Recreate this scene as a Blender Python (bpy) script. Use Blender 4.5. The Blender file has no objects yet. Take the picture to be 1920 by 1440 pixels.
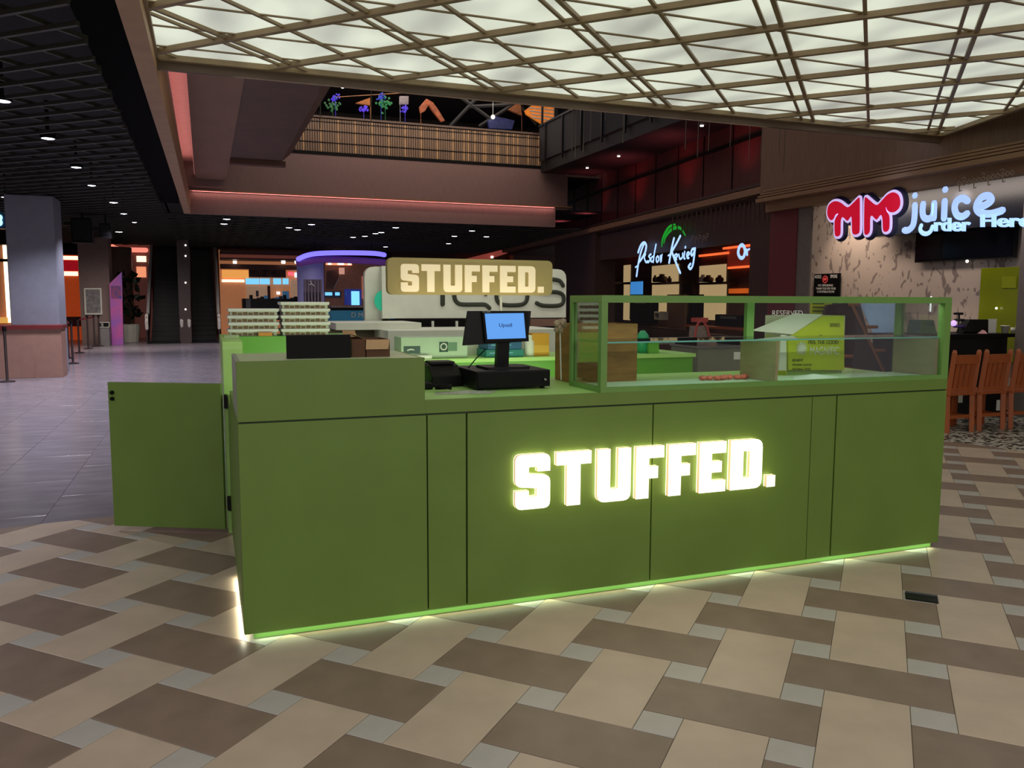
import bpy, bmesh, math, random
from mathutils import Vector as V, Matrix
from mathutils.geometry import tessellate_polygon
random.seed(7)
C = bpy.context.scene
COL = C.collection

# ------------------------------------------------------------------ camera
F_PX, YAW, PITCH, ROLL = 1524.68, -0.3601, 0.1027, 0.0034
CAM = V((-0.1168, -3.6542, 1.5066))
_fw = V((math.sin(-YAW) * math.cos(PITCH), math.cos(YAW) * math.cos(PITCH), -math.sin(PITCH)))
_rt = V((math.cos(YAW), math.sin(YAW), 0))
_up = _rt.cross(_fw)
RT = _rt * math.cos(ROLL) + _up * math.sin(ROLL)
UP = _up * math.cos(ROLL) - _rt * math.sin(ROLL)
FW = _fw
cd = bpy.data.cameras.new('camera'); cam = bpy.data.objects.new('camera', cd); COL.objects.link(cam)
cd.sensor_width = 36; cd.lens = F_PX / 1920 * 36; cd.clip_start = .05; cd.clip_end = 200
mw = Matrix((RT, UP, -FW)).transposed().to_4x4(); mw.translation = CAM
cam.matrix_world = mw
C.camera = cam

# ------------------------------------------------------------------ world, view
w = bpy.data.worlds.new('world'); C.world = w; w.use_nodes = True
w.node_tree.nodes['Background'].inputs[0].default_value = (.72, .62, .66, 1)
w.node_tree.nodes['Background'].inputs[1].default_value = .16
C.view_settings.view_transform = 'Standard'; C.view_settings.look = 'None'
C.view_settings.gamma = 1; C.view_settings.use_curve_mapping = False
C.view_settings.exposure = 0.0
CANOPY_E = 0.66

def area(name, loc, size, power, col, rot=(0, 0, 0), sy=None, spread=180):
    l = bpy.data.lights.new(name, 'AREA'); l.energy = power; l.color = col; l.size = size
    if sy: l.shape = 'RECTANGLE'; l.size_y = sy
    l.spread = math.radians(spread)
    o = bpy.data.objects.new(name, l); o.location = loc; o.rotation_euler = rot; COL.objects.link(o); return o
def spot(name, loc, power, col, angle=80, rot=(0, 0, 0), blend=.6, r=.05):
    power *= 2.2
    l = bpy.data.lights.new(name, 'SPOT'); l.energy = power; l.color = col; l.spot_size = math.radians(angle)
    l.spot_blend = blend; l.shadow_soft_size = r
    o = bpy.data.objects.new(name, l); o.location = loc; o.rotation_euler = rot; COL.objects.link(o); return o
COOL = (.86, .84, 1); WARM = (1, .72, .45)
# unseen fill lamps added behind and beside the camera and high in the atrium
area('fill_behind', (3, -9.5, 3.3), 9, 260, (1, .93, .88), (math.radians(38), 0, 0), 3)
area('fill_left', (-5.0, -2.5, 3.4), 5, 190, (.95, .92, 1), (0, 0, 0), 8)
area('atrium_fill', (4.5, 11, 9), 8, 150, (1, .84, .82), (0, 0, 0), 10)


# ------------------------------------------------------------------ measuring: pixel -> point on a plane of the place
def ray(px, py): return FW + RT * ((px - 960) / F_PX) + UP * ((720 - py) / F_PX)
def P(px, py, ax, v):
    i = 'XYZ'.index(ax); d = ray(px, py); t = (v - CAM[i]) / d[i]; return CAM + d * t
def proj(p):
    d = V(p) - CAM; z = d.dot(FW)
    return (960 + F_PX * d.dot(RT) / z, 720 - F_PX * d.dot(UP) / z, z)

# ------------------------------------------------------------------ materials
def lin(c): return tuple((x / 255 / 12.92) if x / 255 < .04045 else ((x / 255 + .055) / 1.055) ** 2.4 for x in c)
MC = {}
def mat(name, rgb, rough=.5, var=.06, scale=8, metal=0, spec=.5, emit=None, es=1, stretch=(1, 1, 1), bump=0, alpha=None, rgb2=None):
    if name in MC: return MC[name]
    m = bpy.data.materials.new(name); m.use_nodes = True; nt = m.node_tree; b = nt.nodes['Principled BSDF']
    b.inputs['Roughness'].default_value = rough; b.inputs['Metallic'].default_value = metal
    b.inputs['Specular IOR Level'].default_value = spec
    c = lin(rgb)
    if var:
        tc = nt.nodes.new('ShaderNodeTexCoord'); mp = nt.nodes.new('ShaderNodeMapping'); mp.inputs['Scale'].default_value = stretch
        n = nt.nodes.new('ShaderNodeTexNoise'); n.inputs['Scale'].default_value = scale; n.inputs['Detail'].default_value = 5
        r = nt.nodes.new('ShaderNodeValToRGB')
        c2 = lin(rgb2) if rgb2 else tuple(x * (1 + var) for x in c)
        c1 = c if rgb2 else tuple(x * (1 - var) for x in c)
        r.color_ramp.elements[0].position = .35; r.color_ramp.elements[1].position = .65
        r.color_ramp.elements[0].color = (*c1, 1); r.color_ramp.elements[1].color = (*c2, 1)
        nt.links.new(tc.outputs['Object'], mp.inputs[0]); nt.links.new(mp.outputs[0], n.inputs['Vector'])
        nt.links.new(n.outputs['Fac'], r.inputs[0]); nt.links.new(r.outputs[0], b.inputs['Base Color'])
        if bump:
            bp = nt.nodes.new('ShaderNodeBump'); bp.inputs['Strength'].default_value = bump; bp.inputs['Distance'].default_value = .002
            nt.links.new(n.outputs['Fac'], bp.inputs['Height']); nt.links.new(bp.outputs[0], b.inputs['Normal'])
        if emit and emit == 'same':
            nt.links.new(r.outputs[0], b.inputs['Emission Color']); b.inputs['Emission Strength'].default_value = es
    else:
        b.inputs['Base Color'].default_value = (*c, 1)
    if emit and emit != 'same':
        b.inputs['Emission Color'].default_value = (*lin(emit), 1); b.inputs['Emission Strength'].default_value = es
    if alpha is not None: b.inputs['Alpha'].default_value = alpha
    MC[name] = m; return m
def glow(name, rgb, s=1): return mat(name, rgb, .5, 0, emit=rgb, es=s)
def glass(name, tint=(.9, .96, .92), rough=.02, refl=.8):
    m = bpy.data.materials.new(name); m.use_nodes = True; nt = m.node_tree; nt.nodes.clear()
    o = nt.nodes.new('ShaderNodeOutputMaterial'); t = nt.nodes.new('ShaderNodeBsdfTransparent'); g = nt.nodes.new('ShaderNodeBsdfGlossy')
    mx = nt.nodes.new('ShaderNodeMixShader'); fr = nt.nodes.new('ShaderNodeFresnel'); mu = nt.nodes.new('ShaderNodeMath')
    t.inputs[0].default_value = (*tint, 1); g.inputs['Roughness'].default_value = rough; fr.inputs[0].default_value = 1.45
    mu.operation = 'MULTIPLY'; mu.inputs[1].default_value = refl
    nt.links.new(fr.outputs[0], mu.inputs[0]); nt.links.new(mu.outputs[0], mx.inputs[0])
    nt.links.new(t.outputs[0], mx.inputs[1]); nt.links.new(g.outputs[0], mx.inputs[2]); nt.links.new(mx.outputs[0], o.inputs[0])
    return m

# ------------------------------------------------------------------ mesh building
class MB:
    def __init__(s): s.v = []; s.f = []; s.smooth = False
    def add(s, vs, fs):
        n = len(s.v); s.v += [V(a) for a in vs]; s.f += [tuple(i + n for i in f) for f in fs]; return s
    def hexa(s, p): return s.add(p, [(0, 3, 2, 1), (4, 5, 6, 7), (0, 1, 5, 4), (1, 2, 6, 5), (2, 3, 7, 6), (3, 0, 4, 7)])
    def box(s, x0, x1, y0, y1, z0, z1):
        return s.hexa([(x0, y0, z0), (x1, y0, z0), (x1, y1, z0), (x0, y1, z0), (x0, y0, z1), (x1, y0, z1), (x1, y1, z1), (x0, y1, z1)])
    def prism(s, loops, O, xd, yd, nd, n0, n1):
        loops = [[V((p[0], p[1], 0)) for p in l] for l in loops]
        tri = tessellate_polygon(loops); flat = [p for l in loops for p in l]; n = len(flat)
        vs = [O + xd * p.x + yd * p.y + nd * n1 for p in flat] + [O + xd * p.x + yd * p.y + nd * n0 for p in flat]
        fs = []
        for t in tri:
            a, b, c = [flat[i] for i in t]
            k = (b - a).cross(c - a).z
            t = tuple(t) if k > 0 else tuple(reversed(t))
            fs.append(t); fs.append(tuple(i + n for i in reversed(t)))
        o = 0
        for li, l in enumerate(loops):
            ar = sum(l[i].x * l[(i + 1) % len(l)].y - l[(i + 1) % len(l)].x * l[i].y for i in range(len(l)))
            ccw = (ar > 0) == (li == 0)
            for i in range(len(l)):
                j = (i + 1) % len(l); a, b = o + i, o + j
                fs.append((a, a + n, b + n, b) if ccw else (b, b + n, a + n, a))
            o += len(l)
        return s.add(vs, fs)
    def tube(s, pts, r, n=8, cap=True, closed=False, flat=None, rs=None):
        pts = [V(p) for p in pts]; m = len(pts); rings = []
        if m < 2: return s
        for i, p in enumerate(pts):
            a = pts[i - 1] if (i > 0 or closed) else p; b = pts[(i + 1) % m] if (i < m - 1 or closed) else p
            t = (b - a)
            t = t.normalized() if t.length > 1e-9 else V((0, 0, 1))
            if flat is not None:
                n1 = V(flat).normalized(); n2 = t.cross(n1)
                n2 = n2.normalized() if n2.length > 1e-6 else V((0, 0, 1)); k = .45
            else:
                h = V((0, 0, 1)) if abs(t.z) < .9 else V((1, 0, 0)); n2 = t.cross(h).normalized(); n1 = n2.cross(t).normalized(); k = 1
            rr = rs[i] if rs else r
            rings.append([p + (n1 * math.sin(q) * k + n2 * math.cos(q)) * rr for q in [2 * math.pi * j / n for j in range(n)]])
        if cap and not closed:
            t0 = (pts[0] - pts[1]).normalized(); t1 = (pts[-1] - pts[-2]).normalized(); r0 = rs[0] if rs else r; r1 = rs[-1] if rs else r
            rings.insert(0, [pts[0] + (q - pts[0]) * .6 + t0 * r0 * .75 for q in rings[0]])
            rings.append([pts[-1] + (q - pts[-1]) * .6 + t1 * r1 * .75 for q in rings[-1]])
        vs = [q for g in rings for q in g]; k = len(rings); fs = []
        for i in range(k if closed else k - 1):
            for j in range(n):
                a, b = i * n + j, i * n + (j + 1) % n; c, d = ((i + 1) % k) * n + (j + 1) % n, ((i + 1) % k) * n + j
                fs.append((a, b, c, d))
        if not closed: fs.append(tuple(reversed(range(n)))); fs.append(tuple((k - 1) * n + j for j in range(n)))
        return s.add(vs, fs)
    def cyl(s, x, y, z0, z1, r, r1=None, n=20):
        r1 = r if r1 is None else r1
        vs = [(x + a * math.cos(2 * math.pi * i / n), y + a * math.sin(2 * math.pi * i / n), z) for a, z in ((r, z0), (r1, z1)) for i in range(n)]
        return s.add(vs, [(i, (i + 1) % n, n + (i + 1) % n, n + i) for i in range(n)] + [tuple(reversed(range(n))), tuple(range(n, 2 * n))])
    def lathe(s, x, y, prof, n=18):
        vs = [(x + r * math.cos(2 * math.pi * i / n), y + r * math.sin(2 * math.pi * i / n), z) for r, z in prof for i in range(n)]
        k = len(prof)
        return s.add(vs, [(a * n + i, a * n + (i + 1) % n, (a + 1) * n + (i + 1) % n, (a + 1) * n + i) for a in range(k - 1) for i in range(n)] + [tuple(reversed(range(n))), tuple((k - 1) * n + i for i in range(n))])
    def sphere(s, c, r, n=10, sz=1):
        c = V(c); vs = [c + V((0, 0, -r * sz))]; m = n // 2
        for a in range(1, m):
            t = math.pi * a / m - math.pi / 2
            vs += [c + V((r * math.cos(t) * math.cos(2 * math.pi * i / n), r * math.cos(t) * math.sin(2 * math.pi * i / n), r * sz * math.sin(t))) for i in range(n)]
        vs.append(c + V((0, 0, r * sz))); L = len(vs) - 1
        fs = [(0, 1 + (i + 1) % n, 1 + i) for i in range(n)]
        for a in range(m - 2):
            fs += [(1 + a * n + i, 1 + a * n + (i + 1) % n, 1 + (a + 1) * n + (i + 1) % n, 1 + (a + 1) * n + i) for i in range(n)]
        b = 1 + (m - 2) * n
        fs += [(b + i, b + (i + 1) % n, L) for i in range(n)]
        return s.add(vs, fs)
    def build(s, name, m, parent=None, bevel=0, smooth=False, local=False):
        me = bpy.data.meshes.new(name)
        off = V((0, 0, 0)) if local or parent is None else ORG.get(parent.name, V((0, 0, 0)))
        me.from_pydata([tuple(p - off) for p in s.v], [], s.f); me.materials.append(m)
        if smooth:
            for p in me.polygons: p.use_smooth = True
        me.update()
        o = bpy.data.objects.new(name, me); COL.objects.link(o)
        if parent: o.parent = parent
        ORG[o.name] = off
        if bevel:
            b = o.modifiers.new('bevel', 'BEVEL'); b.width = bevel; b.segments = 2; b.limit_method = 'ANGLE'; b.angle_limit = .9
        return o
ORG = {}
def B(name, m, parent, *b, bevel=0, local=False):
    return MB().box(*b).build(name, m, parent, bevel, local=local)
def thing(name, label, cat, loc=(0, 0, 0), group=None, rz=0):
    o = bpy.data.objects.new(name, None); COL.objects.link(o); o.location = loc; o.rotation_euler = (0, 0, rz)
    o.empty_display_size = .1; o['label'] = label; o['category'] = cat
    if group: o['group'] = group
    ORG[o.name] = V(loc); return o
def tag(o, label=None, cat=None, group=None, kind=None):
    if label: o['label'] = label
    if cat: o['category'] = cat
    if group: o['group'] = group
    if kind: o['kind'] = kind
    return o
def one(mb, name, m, label, cat, group=None, bevel=0, smooth=False):
    """a thing that is a single mesh, origin at its base"""
    lo = [min(p[i] for p in mb.v) for i in range(3)]; hi = [max(p[i] for p in mb.v) for i in range(3)]
    c = V(((lo[0] + hi[0]) / 2, (lo[1] + hi[1]) / 2, lo[2]))
    mb.v = [p - c for p in mb.v]; o = mb.build(name, m, None, bevel, smooth); o.location = c; ORG[o.name] = c
    return tag(o, label, cat, group)
def struct(name, m, *b): return tag(B(name, m, None, *b), kind='structure')
def hollow(name, loc=(0, 0, 0)):
    o = bpy.data.objects.new(name, None); COL.objects.link(o); o.location = loc; o['kind'] = 'structure'; ORG[o.name] = V(loc); return o
def dup(root, loc, rz=None, label=None):
    r = root.copy(); COL.objects.link(r); r.location = loc; ORG[r.name] = V(loc)
    if rz is not None: r.rotation_euler = (0, 0, rz)
    if label: r['label'] = label
    for ch in list(root.children):
        c = ch.copy(); COL.objects.link(c); c.parent = r
        for g in list(ch.children):
            d = g.copy(); COL.objects.link(d); d.parent = c
    return r

class Plane:
    def __init__(s, O, xd): s.O = V(O); s.x = V(xd).normalized(); s.z = V((0, 0, 1)); s.n = s.x.cross(s.z)
    def uv(s, px, py, n=0):
        d = ray(px, py); O = s.O + s.n * n; t = (O - CAM).dot(s.n) / d.dot(s.n); q = CAM + d * t - s.O; return (q.dot(s.x), q.z)
    def w(s, u, v, n=0): return V((s.O.x, s.O.y, 0)) + s.x * u + s.z * v + s.n * n
    def box(s, mb, u0, u1, v0, v1, n0, n1):
        w = s.w; return mb.hexa([w(u0, v0, n1), w(u1, v0, n1), w(u1, v0, n0), w(u0, v0, n0), w(u0, v1, n1), w(u1, v1, n1), w(u1, v1, n0), w(u0, v1, n0)])
    def pbox(s, mb, x0, y0, x1, y1, n0, n1):
        a = s.uv(x0, y1, n1); b = s.uv(x1, y0, n1); c = s.uv(x0, y0, n1); d = s.uv(x1, y1, n1)
        return s.box(mb, (a[0] + c[0]) / 2, (b[0] + d[0]) / 2, (a[1] + d[1]) / 2, (c[1] + b[1]) / 2, n0, n1)
    def prism(s, mb, loops, n0, n1, px=True):
        if px: loops = [[s.uv(*p, n1) for p in l] for l in loops]
        ar = sum(l0[0] * l1[1] - l1[0] * l0[1] for l0, l1 in zip(loops[0], loops[0][1:] + loops[0][:1]))
        if ar < 0: loops = [list(reversed(l)) for l in loops]
        return mb.prism(loops, V((s.O.x, s.O.y, 0)), s.x, s.z, s.n, n0, n1)
    def tube(s, mb, pts, r, n=0, px=True, seg=8, closed=False, rs=None):
        if px: pts = [s.uv(*p, n) for p in pts]
        return mb.tube([s.w(*p, n) for p in pts], r, seg, True, closed, flat=s.n, rs=rs)
def PY(y): return Plane((0, y, 0), (1, 0, 0))
def PX(x): return Plane((x, 0, 0), (0, -1, 0))
def smoothpts(pts, k=5, closed=False):
    out = []; n = len(pts); g = lambda i: pts[i % n] if closed else pts[max(0, min(n - 1, i))]
    for i in range(n if closed else n - 1):
        a, b, c, d = g(i - 1), g(i), g(i + 1), g(i + 2)
        for j in range(k):
            t = j / k
            out.append(tuple(.5 * (2 * b[q] + (c[q] - a[q]) * t + (2 * a[q] - 5 * b[q] + 4 * c[q] - d[q]) * t * t + (3 * b[q] - a[q] - 3 * c[q] + d[q]) * t ** 3) for q in (0, 1)))
    if not closed: out.append(tuple(pts[-1]))
    return out
def rounded(pts, k=4):
    """2D polygon with a radius per corner -> dense loop"""
    out = []; n = len(pts)
    for i, p in enumerate(pts):
        r = p[2] if len(p) > 2 else 0; c = V((p[0], p[1]))
        if not r: out.append((c.x, c.y)); continue
        a = (V(pts[i - 1][:2]) - c); b = (V(pts[(i + 1) % n][:2]) - c); a.normalize(); b.normalize()
        for j in range(k + 1):
            t = j / k; q = (c + a * r) * (1 - t) ** 2 + c * 2 * t * (1 - t) + (c + b * r) * t * t; out.append((q.x, q.y))
    return out
def text(name, s, pl, px0, py0, px1, py1, m, parent, depth=.003, n=0, uvr=None, label=None, bold=0):
    cu = bpy.data.curves.new(name, 'FONT'); cu.body = s; cu.size = 1; cu.extrude = .0; cu.offset = bold
    t = bpy.data.objects.new(name, cu); COL.objects.link(t); bpy.context.view_layer.update()
    me = bpy.data.meshes.new_from_object(t.evaluated_get(bpy.context.evaluated_depsgraph_get()))
    bpy.data.objects.remove(t)
    xs = [v.co.x for v in me.vertices]; ys = [v.co.y for v in me.vertices]
    x0, x1, y0, y1 = min(xs), max(xs), min(ys), max(ys)
    if uvr: a, b, c, d = uvr; A = (a, c); Bc = (b, c); D = (a, d)
    else: A = pl.uv(px0, py1, n); Bc = pl.uv(px1, py1, n); D = pl.uv(px0, py0, n)
    mb = MB(); N = len(me.vertices)
    def mp(v, k):
        s_, t_ = (v.co.x - x0) / (x1 - x0), (v.co.y - y0) / (y1 - y0)
        return pl.w(A[0] + (Bc[0] - A[0]) * s_ + (D[0] - A[0]) * t_, A[1] + (Bc[1] - A[1]) * s_ + (D[1] - A[1]) * t_, n + k)
    fs = [tuple(p.vertices) for p in me.polygons]
    ed = {}
    for f in fs:
        for i in range(len(f)): ed[(f[i], f[(i + 1) % len(f)])] = 1
    side = [(a, a + N, b + N, b) for (a, b) in ed if (b, a) not in ed]
    mb.add([mp(v, depth) for v in me.vertices] + [mp(v, 0) for v in me.vertices], fs + side)
    bpy.data.meshes.remove(me)
    o = mb.build(name, m, parent)
    if label: o['label'] = label
    return o

# ------------------------------------------------------------------ colours
GREEN = mat('kiosk green laminate', (107, 136, 57), .42, .04, 3)
GREEND = mat('kiosk groove', (38, 58, 20), .6, 0)
BEIGE = mat('beige paver', (196, 175, 156), .38, .06, 5); BROWN = mat('brown paver', (138, 117, 103), .40, .09, 6); LIGHT = mat('pale paver', (186, 179, 173), .36, .05, 6)
GROUT = mat('grout', (62, 54, 46), .8, .05)
GREY = mat('grey stone tile', (134, 127, 133), .25, .16, 1.6, stretch=(1, 3, 1), bump=.15); GGROUT = mat('grey grout', (112, 108, 114), .7, .04)
WOOD = mat('wall wood', (128, 96, 74), .55, .12, 14, stretch=(6, 6, .35)); WOODH = mat('wood horizontal', (140, 106, 78), .5, .10, 10, stretch=(.4, .4, 8))
LATT = mat('lattice wood', (150, 128, 98), .5, .08, 10); DWOOD = mat('dark wood', (66, 46, 38), .5, .15, 12, stretch=(5, 5, .4))
BLACK = mat('black plastic', (7, 7, 8), .5, 0, spec=.18); BLK2 = mat('satin black', (18, 18, 20), .42, .1, 20, spec=.25); WHITE = mat('white laminate', (205, 206, 190), .45, .03)
CEILBLK = mat('black ceiling', (24, 25, 27), .8, .1, 3); SLAT = mat('ceiling slat grey', (66, 66, 60), .6, .05)
STEEL = mat('steel', (170, 168, 165), .3, .04, metal=1); GLASS = glass('clear glass', (.97, .985, .975), .02, .55)
CARD = mat('cardboard', (168, 132, 90), .75, .06, 20); PAPER = mat('white paper', (225, 225, 215), .7, .02)
REDW = mat('dark red wall', (92, 34, 36), .5, .2, 8, stretch=(4, 4, .3)); PLY = mat('plywood', (176, 160, 118), .55, .06, 8, stretch=(1, 1, 4))
ORANGEW = mat('orange wood', (166, 84, 38), .42, .12, 14, stretch=(1, 1, .3))

# ------------------------------------------------------------------ floor
TH, TX, TY, U = -0.7867, 1.9908, -1.1396, .15
ct, st = math.cos(TH), math.sin(TH)
REG = [(-7.5, -6), (7.2, -6), (7.9, -2), (8.0, 0), (7.78, 1.4), (7.62, 2.13), (7.52, 2.45), (7.36, 3.0), (7.0, 3.35), (4, 3.1), (-1.43, 2.43), (-4, 2.0), (-7.5, 1.0)]
def clip(poly, reg):
    for i in range(len(reg)):
        a, b = reg[i], reg[(i + 1) % len(reg)]; out = []
        ins = lambda p: (b[0] - a[0]) * (p[1] - a[1]) - (b[1] - a[1]) * (p[0] - a[0]) >= 0
        for j in range(len(poly)):
            p, q = poly[j], poly[(j + 1) % len(poly)]
            if ins(p): out.append(p)
            if ins(p) != ins(q):
                d1 = (b[0] - a[0]) * (p[1] - a[1]) - (b[1] - a[1]) * (p[0] - a[0]); d2 = (b[0] - a[0]) * (q[1] - a[1]) - (b[1] - a[1]) * (q[0] - a[0])
                t = d1 / (d1 - d2); out.append((p[0] + (q[0] - p[0]) * t, p[1] + (q[1] - p[1]) * t))
        poly = out
        if len(poly) < 3: return []
    return poly
def parea(p): return abs(sum(p[i][0] * p[(i + 1) % len(p)][1] - p[(i + 1) % len(p)][0] * p[i][1] for i in range(len(p)))) / 2
def screen_area(poly, z=0):
    q = []
    for p in poly:
        d = proj((p[0], p[1], z))
        if d[2] < .3: return 0
        q.append(d)
    c = (sum(a[0] for a in q) / len(q), sum(a[1] for a in q) / len(q))
    if min(a[0] for a in q) > 1920 or max(a[0] for a in q) < 0 or min(a[1] for a in q) > 1440: return 0
    return parea(q)
def tile_mb(poly, z0, z1, origin):
    g = .0035; c = (sum(p[0] for p in poly) / len(poly), sum(p[1] for p in poly) / len(poly))
    top = []
    for p in poly:
        d = math.hypot(p[0] - c[0], p[1] - c[1]) or 1; top.append((p[0] - (p[0] - c[0]) / d * g, p[1] - (p[1] - c[1]) / d * g))
    n = len(poly); ox, oy = origin
    vs = [(p[0] - ox, p[1] - oy, z0) for p in poly] + [(p[0] - ox, p[1] - oy, z1 - .001) for p in poly] + [(p[0] - ox, p[1] - oy, z1) for p in top]
    fs = [(i, (i + 1) % n, n + (i + 1) % n, n + i) for i in range(n)] + [(n + i, n + (i + 1) % n, 2 * n + (i + 1) % n, 2 * n + i) for i in range(n)] + [tuple(range(2 * n, 3 * n))]
    return vs, fs
fl = struct('floor', GROUT, -7.5, 8.4, -6, 3.4, -.06, -.02)
mb = MB(); ccw = REG
mb.prism([ccw], V((0, 0, 0)), V((1, 0, 0)), V((0, 1, 0)), V((0, 0, 1)), -.02, -.0022)
gb = mb.build('grout_bed', GROUT, fl)
pieces = []
for i in range(-14, 15):
    for j in range(-14, 15):
        a0, b0 = 3 * i - 3 * j, -3 * i - 3 * j
        for (x0, x1, y0, y1, m) in ((0, 4, 0, 2, BROWN), (1, 3, -4, 0, BEIGE), (0, 1, -1, 0, LIGHT), (3, 4, -1, 0, LIGHT)):
            g = .0011 / U
            loc = [(x0 + g, y0 + g), (x1 - g, y0 + g), (x1 - g, y1 - g), (x0 + g, y1 - g)]
            poly = [(TX + ((a0 + x) * ct - (b0 + y) * st) * U, TY + ((a0 + x) * st + (b0 + y) * ct) * U) for x, y in loc]
            full = parea(poly); pl2 = clip(poly, REG)
            if not pl2 or parea(pl2) < .0008: continue
            pieces.append((screen_area(pl2), pl2, m, abs(parea(pl2) - full) < 1e-5, (x1 - x0, y1 - y0), poly[0]))
pieces.sort(key=lambda t: -t[0])
shared = {}; rest = {}
for k, (sa, poly, m, whole, dim, p0) in enumerate(pieces):
    dz = random.uniform(-.0004, .0004)
    if k < 290 and sa > 0:
        if whole and (dim, m.name) in shared:
            o = bpy.data.objects.new('tile', shared[(dim, m.name)]); COL.objects.link(o)
        else:
            org = p0 if whole else poly[0]
            vs, fs = tile_mb(poly, -.018, 0, org)
            o = MB().add(vs, fs).build('tile', m, None, local=True)
            if whole: shared[(dim, m.name)] = o.data
            p0 = org
        o.parent = fl; o.location = (p0[0], p0[1], dz)
    elif len(poly) >= 3:
        vs, fs = tile_mb(poly, -.018, dz, (0, 0)); rest.setdefault(m.name, (MB(), m))[0].add(vs, fs)
for nme, (r, m) in rest.items():
    tag(r.build('outlying_tiles', m, fl), kind='stuff')
# grey stone floor of the mall beyond
fg = struct('floor_2', GGROUT, -16, 13, .9, 36, -.05, -.0075)
gp = []
for i in range(-26, 22):
    for j in range(-2, 30):
        x0, y0 = i * .6, .9 + j * 1.2 + (.6 if i % 2 else 0)
        gp.append((screen_area([(x0, y0), (x0 + .6, y0), (x0 + .6, y0 + 1.2), (x0, y0 + 1.2)]) if y0 > 1.5 and (x0 < .2 or y0 > 9) else 0, x0, y0))
gp.sort(key=lambda t: -t[0]); rs = MB(); gm = None
for k, (sa, x0, y0) in enumerate(gp):
    poly = [(x0 + .001, y0 + .001), (x0 + .599, y0 + .001), (x0 + .599, y0 + 1.199), (x0 + .001, y0 + 1.199)]
    if k < 260 and sa > 30:
        if gm is None:
            o = MB().add(*tile_mb(poly, -.018, -.0028, (x0, y0))).build('tile', GREY, None, local=True); gm = o.data
        else: o = bpy.data.objects.new('tile', gm); COL.objects.link(o)
        o.parent = fg; o.location = (x0, y0, random.uniform(-.0003, .0002))
    else: rs.add(*tile_mb(poly, -.018, -.0028, (0, 0)))
tag(rs.build('outlying_tiles', GREY, fg), kind='stuff')
# patterned floor of the juice shop
def mosaic():
    m = bpy.data.materials.new('patterned floor'); m.use_nodes = True; nt = m.node_tree; b = nt.nodes['Principled BSDF']
    tc = nt.nodes.new('ShaderNodeTexCoord'); v = nt.nodes.new('ShaderNodeTexVoronoi'); v.inputs['Scale'].default_value = 26
    v.feature = 'F1'; r = nt.nodes.new('ShaderNodeValToRGB'); r.color_ramp.interpolation = 'CONSTANT'
    r.color_ramp.elements[0].color = (*lin((200, 196, 184)), 1); r.color_ramp.elements[1].position = .52; r.color_ramp.elements[1].color = (*lin((46, 56, 52)), 1)
    nt.links.new(tc.outputs['Object'], v.inputs['Vector']); nt.links.new(v.outputs['Color'], r.inputs[0]); nt.links.new(r.outputs[0], b.inputs['Base Color'])
    b.inputs['Roughness'].default_value = .35; return m
mb = MB().prism([[(7.1, 3.4), (7.36, 3.0), (7.62, 2.13), (7.78, 1.4), (8.0, 0), (8.0, -2), (13, -2), (13, 9), (7.9, 9), (7.3, 5)]], V((0, 0, 0)), V((1, 0, 0)), V((0, 1, 0)), V((0, 0, 1)), -.006, -.0012)
tag(mb.build('floor_3', mosaic()), kind='structure')
mb = MB(); a = P(1702, 1117, 'Z', 0); b = P(1754, 1128, 'Z', 0)
def tbox(mb, x0, x1, y0, y1, z0, z1, cx, cy, rz):
    c, s = math.cos(rz), math.sin(rz); q = [(x0, y0), (x1, y0), (x1, y1), (x0, y1)]
    pts = [(cx + x * c - y * s, cy + x * s + y * c) for x, y in q]
    return mb.hexa([(x, y, z0) for x, y in pts] + [(x, y, z1) for x, y in pts])
t = thing('floor_outlet', 'small black rectangular floor outlet box in the pavers right of the green counter', 'floor outlet', (*(a + b).xy / 2, 0))
c = (a + b) / 2
tbox(MB(), -.075, .075, -.045, .045, .0005, .006, c.x, c.y, TH + math.pi / 4 * 0).build('cover', BLK2, t)
tbox(MB(), -.075, .075, .045, .058, .0005, .012, c.x, c.y, TH).build('raised_lid', mat('grey metal', (90, 92, 92), .4), t)

# ------------------------------------------------------------------ luminous lattice canopy over the kiosk
CZ = 3.68; X0, X1, Y1, Y0 = -.46, 8.9, 4.5, -6.0
def canopy_mat():
    m = bpy.data.materials.new('stretched light fabric'); m.use_nodes = True; nt = m.node_tree; b = nt.nodes['Principled BSDF']
    tc = nt.nodes.new('ShaderNodeTexCoord'); mp = nt.nodes.new('ShaderNodeMapping'); mp.inputs['Rotation'].default_value = (0, 0, math.radians(42)); mp.inputs['Scale'].default_value = (1.1, .5, 1)
    n = nt.nodes.new('ShaderNodeTexNoise'); n.inputs['Scale'].default_value = 1.7; n.inputs['Detail'].default_value = 1.5
    r = nt.nodes.new('ShaderNodeValToRGB'); r.color_ramp.elements[0].position = .3; r.color_ramp.elements[0].color = (*lin((164, 166, 158)), 1)
    r.color_ramp.elements[1].position = .62; r.color_ramp.elements[1].color = (*lin((226, 233, 214)), 1)
    nt.links.new(tc.outputs['Object'], mp.inputs[0]); nt.links.new(mp.outputs[0], n.inputs['Vector']); nt.links.new(n.outputs['Fac'], r.inputs[0])
    nt.links.new(r.outputs[0], b.inputs['Emission Color']); b.inputs['Emission Strength'].default_value = .88
    b.inputs['Base Color'].default_value = (.5, .5, .46, 1); return m
cl = hollow('ceiling', (0, 0, CZ))
CREG = [(X0, Y0), (6.0, Y0), (8.42, 3.05), (X1, Y1), (X0, Y1)]
MB().prism([CREG], V((0, 0, 0)), V((1, 0, 0)), V((0, 1, 0)), V((0, 0, 1)), CZ, CZ + .03).build('light_fabric', canopy_mat(), cl)
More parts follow.
